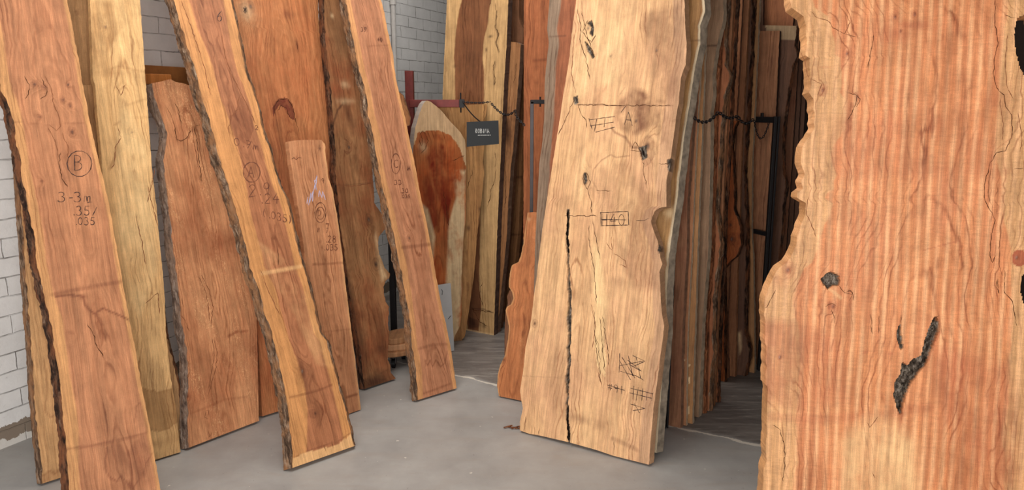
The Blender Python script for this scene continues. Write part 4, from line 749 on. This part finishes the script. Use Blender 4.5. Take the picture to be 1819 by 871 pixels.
# black rack post between the centre slabs and the stack
a = fl(1181, 762); tp = pt(1207, 366, a[1]+.02)
o = MB().box((a[0]-.02, a[1], 0), (a[0]+.005, a[1]+.035, 1.19)).box((a[0]-.02+.03, a[1]+.005, 0), (a[0]+.02, a[1]+.03, 1.19)).make('steel_post', DK, bevel=.002); tag(o, 'black double steel post between the centre slabs and the edge-on stack', 'post')
# ---- boards stacked one behind another, seen along their right edges
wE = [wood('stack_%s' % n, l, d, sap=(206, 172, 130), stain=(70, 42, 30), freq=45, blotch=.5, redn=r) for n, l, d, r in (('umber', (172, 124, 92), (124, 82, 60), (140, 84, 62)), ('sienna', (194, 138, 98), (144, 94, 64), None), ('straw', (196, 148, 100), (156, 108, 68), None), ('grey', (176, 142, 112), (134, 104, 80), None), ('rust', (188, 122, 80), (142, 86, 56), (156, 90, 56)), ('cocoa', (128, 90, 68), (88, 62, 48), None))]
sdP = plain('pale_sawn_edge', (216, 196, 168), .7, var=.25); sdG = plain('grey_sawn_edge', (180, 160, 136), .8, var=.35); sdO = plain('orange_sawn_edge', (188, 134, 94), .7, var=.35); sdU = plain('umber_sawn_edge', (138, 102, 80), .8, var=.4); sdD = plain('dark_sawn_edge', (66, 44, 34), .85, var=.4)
S = dict(ang=-31, group=RG)
slab('live_edge_board', 'dark umber board first in the edge-on stack, beside the black double post', wE[0], None, (1209, 761), None, [(1209, 761), (1211, 640), (1213, 571), (1217, 500), (1220, 445), (1221, 359), (1226, 290), (1236, 170), (1240, 110)], width=.4, lean=3, thick=.03, side=sdU, barkR=None, flareR=.004, seed=31, marks=[('e', 1195, 700, 8, 60, 0, .5), ('e', 1200, 520, 8, 20, 0, .5)], **S)
slab('live_edge_board', 'brown board second in the edge-on stack with white flaking spots', wE[1], None, (1219, 757), None, [(1219, 757), (1220, 640), (1222, 571), (1226, 500), (1229, 445), (1235, 290), (1243, 150), (1248, 30)], width=.4, lean=3, thick=.025, side=sdP, seed=32,
     marks=[('P', [(1211, 625), (1214, 622), (1216, 640), (1214, 660), (1210, 668), (1212, 650)], .95, 1), ('P', [(1220, 665), (1222, 664), (1222, 672), (1220, 672)], .9, 1)], **S)
slab('live_edge_board', 'straw-coloured board third in the edge-on stack with cream patches near its foot', wE[2], None, (1230, 753.6), None, [(1230, 753.6), (1232, 650), (1235, 571), (1239, 445), (1245, 290), (1249, 179), (1254, 52), (1256, 0)], width=.4, lean=3, thick=.03, side=sdP, seed=33,
     marks=[('P', [(1220, 647), (1226, 648), (1225, 655), (1220, 653)], .95, 1.5), ('P', [(1219, 671), (1226, 669), (1225, 681), (1220, 679)], .95, 1.5), ('P', [(1219, 722), (1224, 720), (1225, 735), (1220, 738)], .95, 1.5)], **S)
slab('live_edge_board', 'grey weathered board fourth in the edge-on stack, curved upper edge', wE[3], None, (1241, 742), None, [(1241, 742), (1248, 571), (1258, 445), (1262, 290), (1262, 200), (1267, 169), (1265, 138), (1273, 83), (1285, 34), (1285, 0), (1292, -160)], width=.4, lean=3, thick=.04, side=sdG, seed=34, barkR=None, flareR=.006, marks=[('l', [(1240, 83), (1272, 81)], 3, .7)], **S)
slab('live_edge_board', 'thin grey board fifth in the edge-on stack', wE[3], None, (1250, 735), None, [(1250, 735), (1254, 571), (1264, 445), (1267, 320), (1271, 200), (1280, 60), (1288, -60)], width=.4, lean=3, thick=.03, side=sdG, barkR=BARKR, flareR=.004, seed=35, barkamp=.004, **S)
slab('live_edge_board', 'rust-coloured board sixth in the edge-on stack with grey bark knobs', wE[4], None, (1260, 731), None, [(1260, 731), (1263, 650), (1269, 625), (1266, 600), (1268, 571), (1268, 530), (1274, 480), (1281, 435), (1276, 400), (1272, 370), (1277, 311), (1281, 230), (1287, 170), (1296, 145), (1298, 135), (1290, 120), (1288, 60), (1296, -60)], width=.4, lean=3, thick=.045, side=sdO, barkR=BARKG, flareR=.002, seed=36, barkamp=.006, **S)
slab('live_edge_board', 'orange-brown board seventh in the edge-on stack', wE[1], None, (1268, 723), None, [(1268, 723), (1275, 571), (1283, 400), (1290, 250), (1298, 100), (1306, -60)], width=.4, lean=3, thick=.03, side=sdO, seed=37, **S)
slab('live_edge_board', 'brown board rearmost in the near edge-on stack', wE[4], None, (1275, 715.5), None, [(1275, 715.5), (1279, 571), (1285, 478), (1288, 380), (1296, 250), (1304, 100), (1312, -60)], width=.4, lean=3, thick=.035, side=sdU, barkR=BARKD, seed=38, barkamp=.006, **S)
NR = fn(1340, 663)
wBurl = wood('burr_orange', (196, 116, 62), (142, 72, 36), stain=(84, 40, 22), freq=60, blotch=.6)
slab('live_edge_board', 'glossy orange burr slab with bulging edge in the middle of the right rack', wBurl, None, foot(1288, NR-.245), None, [foot(1288, NR-.245), (1288, 560), (1286, 478), (1296, 466), (1309, 455), (1316.5, 435), (1316, 404), (1310, 386), (1304, 373), (1305, 342), (1303, 290), (1300, 262), (1304, 230), (1310, 215)], width=.36, lean=3, thick=.04, side=sdU, barkR=BARKD, seed=39, barkamp=.003, knots=[(1300, 425, 8), (1298, 400, 5)], **S)
slab('live_edge_board', 'narrow brown slab edge just beside the glossy orange burr slab', wE[1], None, foot(1294, NR-.17), None, [foot(1294, NR-.17), (1292, 571), (1296, 480), (1300, 380), (1306, 250), (1314, 100), (1322, -60)], width=.4, lean=2, thick=.035, side=sdU, seed=40, **S)
slab('live_edge_board', 'mid-brown slab behind the burr slab with clean sawn foot', wE[1], None, foot(1306, NR-.13), None, [foot(1306, NR-.13), (1308, 571), (1310, 480), (1314, 380), (1318, 250), (1326, 100), (1334, -60)], width=.4, lean=2, thick=.035, side=sdO, seed=41, **S)
slab('live_edge_board', 'slab with a long strip of dark bark, next to the plain tan slab', wE[5], None, foot(1323, NR-.085), None, [foot(1323, NR-.085), (1330, 635), (1331, 620), (1323, 590), (1326, 460), (1326, 410), (1322, 300), (1334, 100), (1340, -60)], width=.4, lean=2, thick=.05, side=sdU, barkR=BARKD, barkamp=.008, seed=42, marks=[('S', [(1308, 590), (1318, 585), (1320, 620), (1312, 640)], .6, 2)], **S)
slab('live_edge_board', 'plain tan slab ending on the floor, last of the lit rack slabs before the dark', wE[2], None, foot(1340, NR), None, [foot(1340, NR), (1340, 590), (1338, 462), (1335, 410), (1336, 290), (1345, 100), (1352, -60)], width=.4, lean=1.5, thick=.04, side=sdP, seed=43, **S)
# ---- the dark end of the rack
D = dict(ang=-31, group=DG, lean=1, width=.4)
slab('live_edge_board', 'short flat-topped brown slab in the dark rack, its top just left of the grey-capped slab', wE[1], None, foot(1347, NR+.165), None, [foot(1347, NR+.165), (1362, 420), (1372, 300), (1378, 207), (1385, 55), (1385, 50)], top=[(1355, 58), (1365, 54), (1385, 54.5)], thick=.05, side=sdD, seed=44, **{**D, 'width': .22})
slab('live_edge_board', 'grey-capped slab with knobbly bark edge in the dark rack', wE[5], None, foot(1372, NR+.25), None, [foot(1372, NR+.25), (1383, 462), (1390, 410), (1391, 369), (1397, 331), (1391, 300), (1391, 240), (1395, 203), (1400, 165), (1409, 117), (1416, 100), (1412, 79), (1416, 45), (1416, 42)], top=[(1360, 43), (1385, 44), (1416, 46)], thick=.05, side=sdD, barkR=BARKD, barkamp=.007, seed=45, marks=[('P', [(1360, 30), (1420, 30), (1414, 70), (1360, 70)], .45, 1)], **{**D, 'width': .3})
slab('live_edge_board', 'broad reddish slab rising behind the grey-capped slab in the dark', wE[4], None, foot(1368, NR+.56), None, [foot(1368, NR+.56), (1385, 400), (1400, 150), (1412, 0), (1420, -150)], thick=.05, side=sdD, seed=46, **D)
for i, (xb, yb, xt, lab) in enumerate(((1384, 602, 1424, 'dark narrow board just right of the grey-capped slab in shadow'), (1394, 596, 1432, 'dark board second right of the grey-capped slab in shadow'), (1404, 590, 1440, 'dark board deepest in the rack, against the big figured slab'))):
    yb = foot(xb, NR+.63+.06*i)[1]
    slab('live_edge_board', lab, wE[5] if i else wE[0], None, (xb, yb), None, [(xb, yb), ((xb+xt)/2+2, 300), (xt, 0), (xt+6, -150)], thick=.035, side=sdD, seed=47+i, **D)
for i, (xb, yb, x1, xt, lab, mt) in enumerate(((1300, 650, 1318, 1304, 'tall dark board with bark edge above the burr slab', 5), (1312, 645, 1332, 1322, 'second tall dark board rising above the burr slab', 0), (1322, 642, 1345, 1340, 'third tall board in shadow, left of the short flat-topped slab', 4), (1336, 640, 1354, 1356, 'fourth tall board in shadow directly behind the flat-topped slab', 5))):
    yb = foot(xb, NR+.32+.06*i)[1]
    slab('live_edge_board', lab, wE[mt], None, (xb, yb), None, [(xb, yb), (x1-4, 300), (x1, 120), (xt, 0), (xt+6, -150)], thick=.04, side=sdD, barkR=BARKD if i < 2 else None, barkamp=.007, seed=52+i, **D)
# rack frame on the right, its arms and chains
Yr = fl(*foot(1352, NR+.075))[1]; a = pt(1381, 207, Yr); c = pt(1338, 209, Yr+.14)
rk3 = bpy.data.objects.new('steel_rack', None); COL.objects.link(rk3); rk3.location = (a[0], Yr, 0); tag(rk3, 'black steel rack upright with two short arms in the dark right rack', 'rack')
q = MB().beam((a[0]-.012, Yr, 0), (a[0]-.012, Yr, a[2]), .018, .03).beam((a[0]+.012, Yr+.01, 0), (a[0]+.012, Yr+.01, a[2]), .012, .03).make('upright', DK, bevel=.002); loc_to(q, rk3, rk3.location)
q = MB().beam((c[0], Yr+.14, a[2]-.02), (a[0], Yr, a[2]-.02), .03, .035).beam((c[0]+.04, Yr+.1, a[2]-.02), (c[0]+.04, Yr+.1, a[2]+.02), .012, .03).make('arm', DK, bevel=.002); loc_to(q, rk3, rk3.location)
d_ = pt(1361, 417, Yr); e_ = pt(1338, 413, Yr+.14)
q = MB().beam((e_[0], Yr+.14, d_[2]), (a[0], Yr, d_[2]), .03, .025).make('arm', DK, bevel=.002); loc_to(q, rk3, rk3.location)
chain(catenary(pt(1233, 209, 3.55), pt(1276, 199, 3.7), .035, 14)+catenary(pt(1277, 199, 3.7), pt(1310, 206, 3.85), .02, 12)+catenary(pt(1310, 206, 3.85), pt(1338, 212, 3.95), .03, 10), 'chain', 'heavy dark chain strung across the edge-on slabs of the right rack', .003, .024)
chain(catenary(pt(1340, 214, Yr-.03), pt(1366, 218, Yr-.03), .1, 18), 'chain', 'small looped chain hanging below the black arm in the dark rack', .0022, .018)
# ================================================================== THE GREAT FIGURED SLAB AT RIGHT
wG = wood('figured_redwood', (226, 154, 102), (200, 122, 76), sap=(222, 168, 116), stain=(170, 92, 62), pale=(240, 196, 142), freq=60, ripple=.66, rperiod=.031, blotch=.4, redn=(212, 134, 92), contrast=.9, rough=.5, lines=.8)
GL = [(1345, 1036), (1352, 900), (1354, 871), (1357, 836), (1363, 817), (1360.6, 805), (1360.6, 778), (1362, 743), (1364, 686), (1361, 684.7), (1361, 640), (1360, 605), (1359, 571), (1357, 538), (1364, 514), (1372.6, 493), (1383, 476), (1398, 467), (1409, 450), (1414, 438), (1419, 410.6), (1431, 379.6), (1431, 361), (1417, 352), (1416, 343), (1426, 335), (1422.6, 324), (1429, 311), (1422.6, 290), (1422.6, 282.5), (1424, 262), (1438, 243), (1446.7, 227), (1446.7, 206.7), (1445, 175.7), (1437, 163.6), (1440, 151.6), (1438, 120.6), (1439, 103), (1431, 99), (1433, 76), (1431, 45), (1427.7, 29), (1407, 14), (1403.6, 0), (1400, -40), (1410, -120), (1405, -200), (1412, -260)]
slab('live_edge_board', 'enormous glowing orange figured slab with V-shaped bark pockets, filling the right of the view', wG, (1345, 1036), (1880, 1078), GL,
     [(1880, 1078), (1885, 900), (1870, 700), (1880, 500), (1872, 300), (1886, 100), (1880, 0), (1890, -260)], lean=5, thick=.065, group=None, seed=60, res=.0038, pith=.52, d0=.15, dslope=.02, warp=.04, sapL=.085, sapR=.15, jagL=.002, flareL=.004,
     holes=[[(1804, 40), (1808, 32), (1819, 26), (1840, 30), (1850, 80), (1840, 130), (1819, 134), (1811, 118), (1804, 90), (1802, 60)], [(1815, 492), (1830, 470), (1845, 500), (1840, 560), (1822, 556), (1813, 520)]],
     knots=[(1480, 545, 9), (1806, 458, 10), (1505, 95, 9), (1462, 160, 8), (1590, 30, 8), (1625, 25, 7), (1600, 55, 7), (1523, 172, 6), (1385, 635, 10), (1400, 480, 12)],
     marks=[('v', [(1637, 632), (1645, 600), (1652, 580), (1660, 563), (1667, 566), (1668, 590), (1658, 612), (1662, 604), (1655, 620), (1646, 645), (1633, 662), (1622, 676), (1614, 690), (1607, 712), (1600, 738), (1595, 728), (1588, 700), (1590, 680), (1600, 665), (1603, 645), (1612, 650), (1622, 640)], .03, 1.2),
            ('v', [(1457, 497), (1468, 487), (1476, 483), (1490, 490), (1493, 500), (1490, 508), (1478, 508), (1470, 514), (1463, 504)], .022, 1), ('v', [(1596, 580), (1600, 575), (1602, 600), (1605, 620), (1600, 622), (1595, 608), (1593, 596)], .015, .6),
            ('L', [(1474, 514), (1484, 522), (1492, 530)], 5, .5), ('l', [(1604, 735), (1600, 755), (1596, 772)], 3, .6), ('l', [(1670, 590), (1660, 610), (1650, 640)], 3, .6), ('e', 1700, 250, 90, 16, 0, .0), ('e', 1620, 45, 34, 10, 0, .65), ('e', 1590, 60, 30, 16, 0, .55), ('e', 1490, 350, 0.1, .1, 0, 0), ('e', 1393, 630, 22, 30, 0, .5), ('e', 1400, 640, 10, 14, 0, .4), ('l', [(1370, 740), (1440, 745), (1540, 740), (1650, 725)], 16, .3), ('l', [(1540, 300), (1700, 302), (1790, 305)], 14, .22), ('l', [(1640, 445), (1704, 428)], 2, .5),
            ('s', [(1340, 560), (1420, 560), (1500, 600), (1520, 720), (1420, 740), (1340, 720)], .35, 6), ('s', [(1450, 200), (1800, 180), (1800, 330), (1450, 330)], .2, 8), ('S', [(1480, 780), (1560, 700), (1640, 780), (1660, 1000), (1480, 1000)], .5, 9), ('s', [(1640, 600), (1800, 640), (1830, 760), (1820, 1000), (1700, 1000), (1660, 760)], .35, 8), ('l', [(1455, 120), (1520, 115), (1530, 128)], 2, .3),
            ('p', [(1798, 458), (1801, 448), (1808, 444), (1819, 445), (1826, 455), (1822, 470), (1808, 474), (1800, 468)], .95, .3), ('e', 1770, 180, 22, 26, 0, .4), ('l', [(1768, 0), (1767, 40), (1772, 75), (1766, 110), (1770, 150), (1784, 170), (1786, 190), (1798, 205), (1797, 245), (1770, 265), (1757, 295)], 1.6, .5), ('e', 1385, 500, 12, 12, 0, .3), ('e', 1545, 565, 3, 14, 0, .3), ('e', 1537, 626, 5, 3, 30, .6), ('e', 1583, 628, 4, 3, 0, .6)],
     cracks=[[(1768, 0), (1767, 40), (1773, 75), (1766, 110), (1765, 130), (1770, 155), (1784, 170), (1787, 190), (1798, 205), (1797, 245), (1785, 268), (1770, 272), (1757, 295), (1749, 330), (1748, 355), (1760, 375), (1768, 390), (1761, 415), (1758, 450), (1763, 468), (1768, 455)], [(1819, 300), (1800, 300)], [(1552, 60), (1549, 85), (1541, 120)], [(1522, 170), (1520, 185), (1510, 205), (1505, 215)], [(1504, 165), (1520, 168), (1528, 176), (1522, 190)],
             [(1370, 755), (1385, 762), (1388, 775), (1394, 790), (1394, 830), (1391, 855)], [(1490, 508), (1500, 520), (1512, 524)], [(1505, 515), (1515, 520), (1508, 535)], [(1502, 520), (1512, 516), (1518, 534)], [(1465, 545), (1478, 540), (1488, 545)], [(1476, 550), (1482, 565), (1483, 575)], [(1600, 560), (1601, 576)], [(1668, 560), (1660, 566)], [(1547, 558), (1549, 595)], [(1561, 560), (1560, 592)], [(1783, 26), (1794, 30), (1804, 33)], [(1772, 495), (1775, 520), (1771, 510), (1770, 498)], [(1785, 480), (1784, 520), (1798, 535), (1806, 580)], [(1378, 515), (1365, 540), (1358, 548)]],
     fine=[[(1440, 140), (1460, 150), (1452, 170)], [(1500, 20), (1510, 40), (1500, 60), (1520, 66)], [(1780, 380), (1776, 430), (1774, 470), (1781, 490)], [(1808, 200), (1815, 240), (1812, 270)], [(1420, 90), (1430, 110), (1436, 140)], [(1436, 350), (1432, 380), (1450, 420)], [(1540, 750), (1545, 760), (1560, 740)], [(1548, 840), (1555, 850)], [(1790, 60), (1785, 120), (1790, 160), (1800, 175)], [(1775, 175), (1782, 220), (1780, 250)], [(1440, 20), (1450, 30), (1470, 36), (1480, 50), (1500, 60)], [(1760, 300), (1755, 340), (1758, 360)]])
# small debris on the floor by the centre slab
lf = fl(905, 762); m = MB()
for k in range(5): 
    a = lf+np.array([.02*k-.03, .012*math.sin(k*2), .006]); m.beam(a, a+np.array([.045, .02*math.cos(k*3), .004]), .007, .004)
o = m.make('bark_shavings', BARKR); tag(o, 'small brown bark shavings on the floor left of the huge centre slab', 'debris')
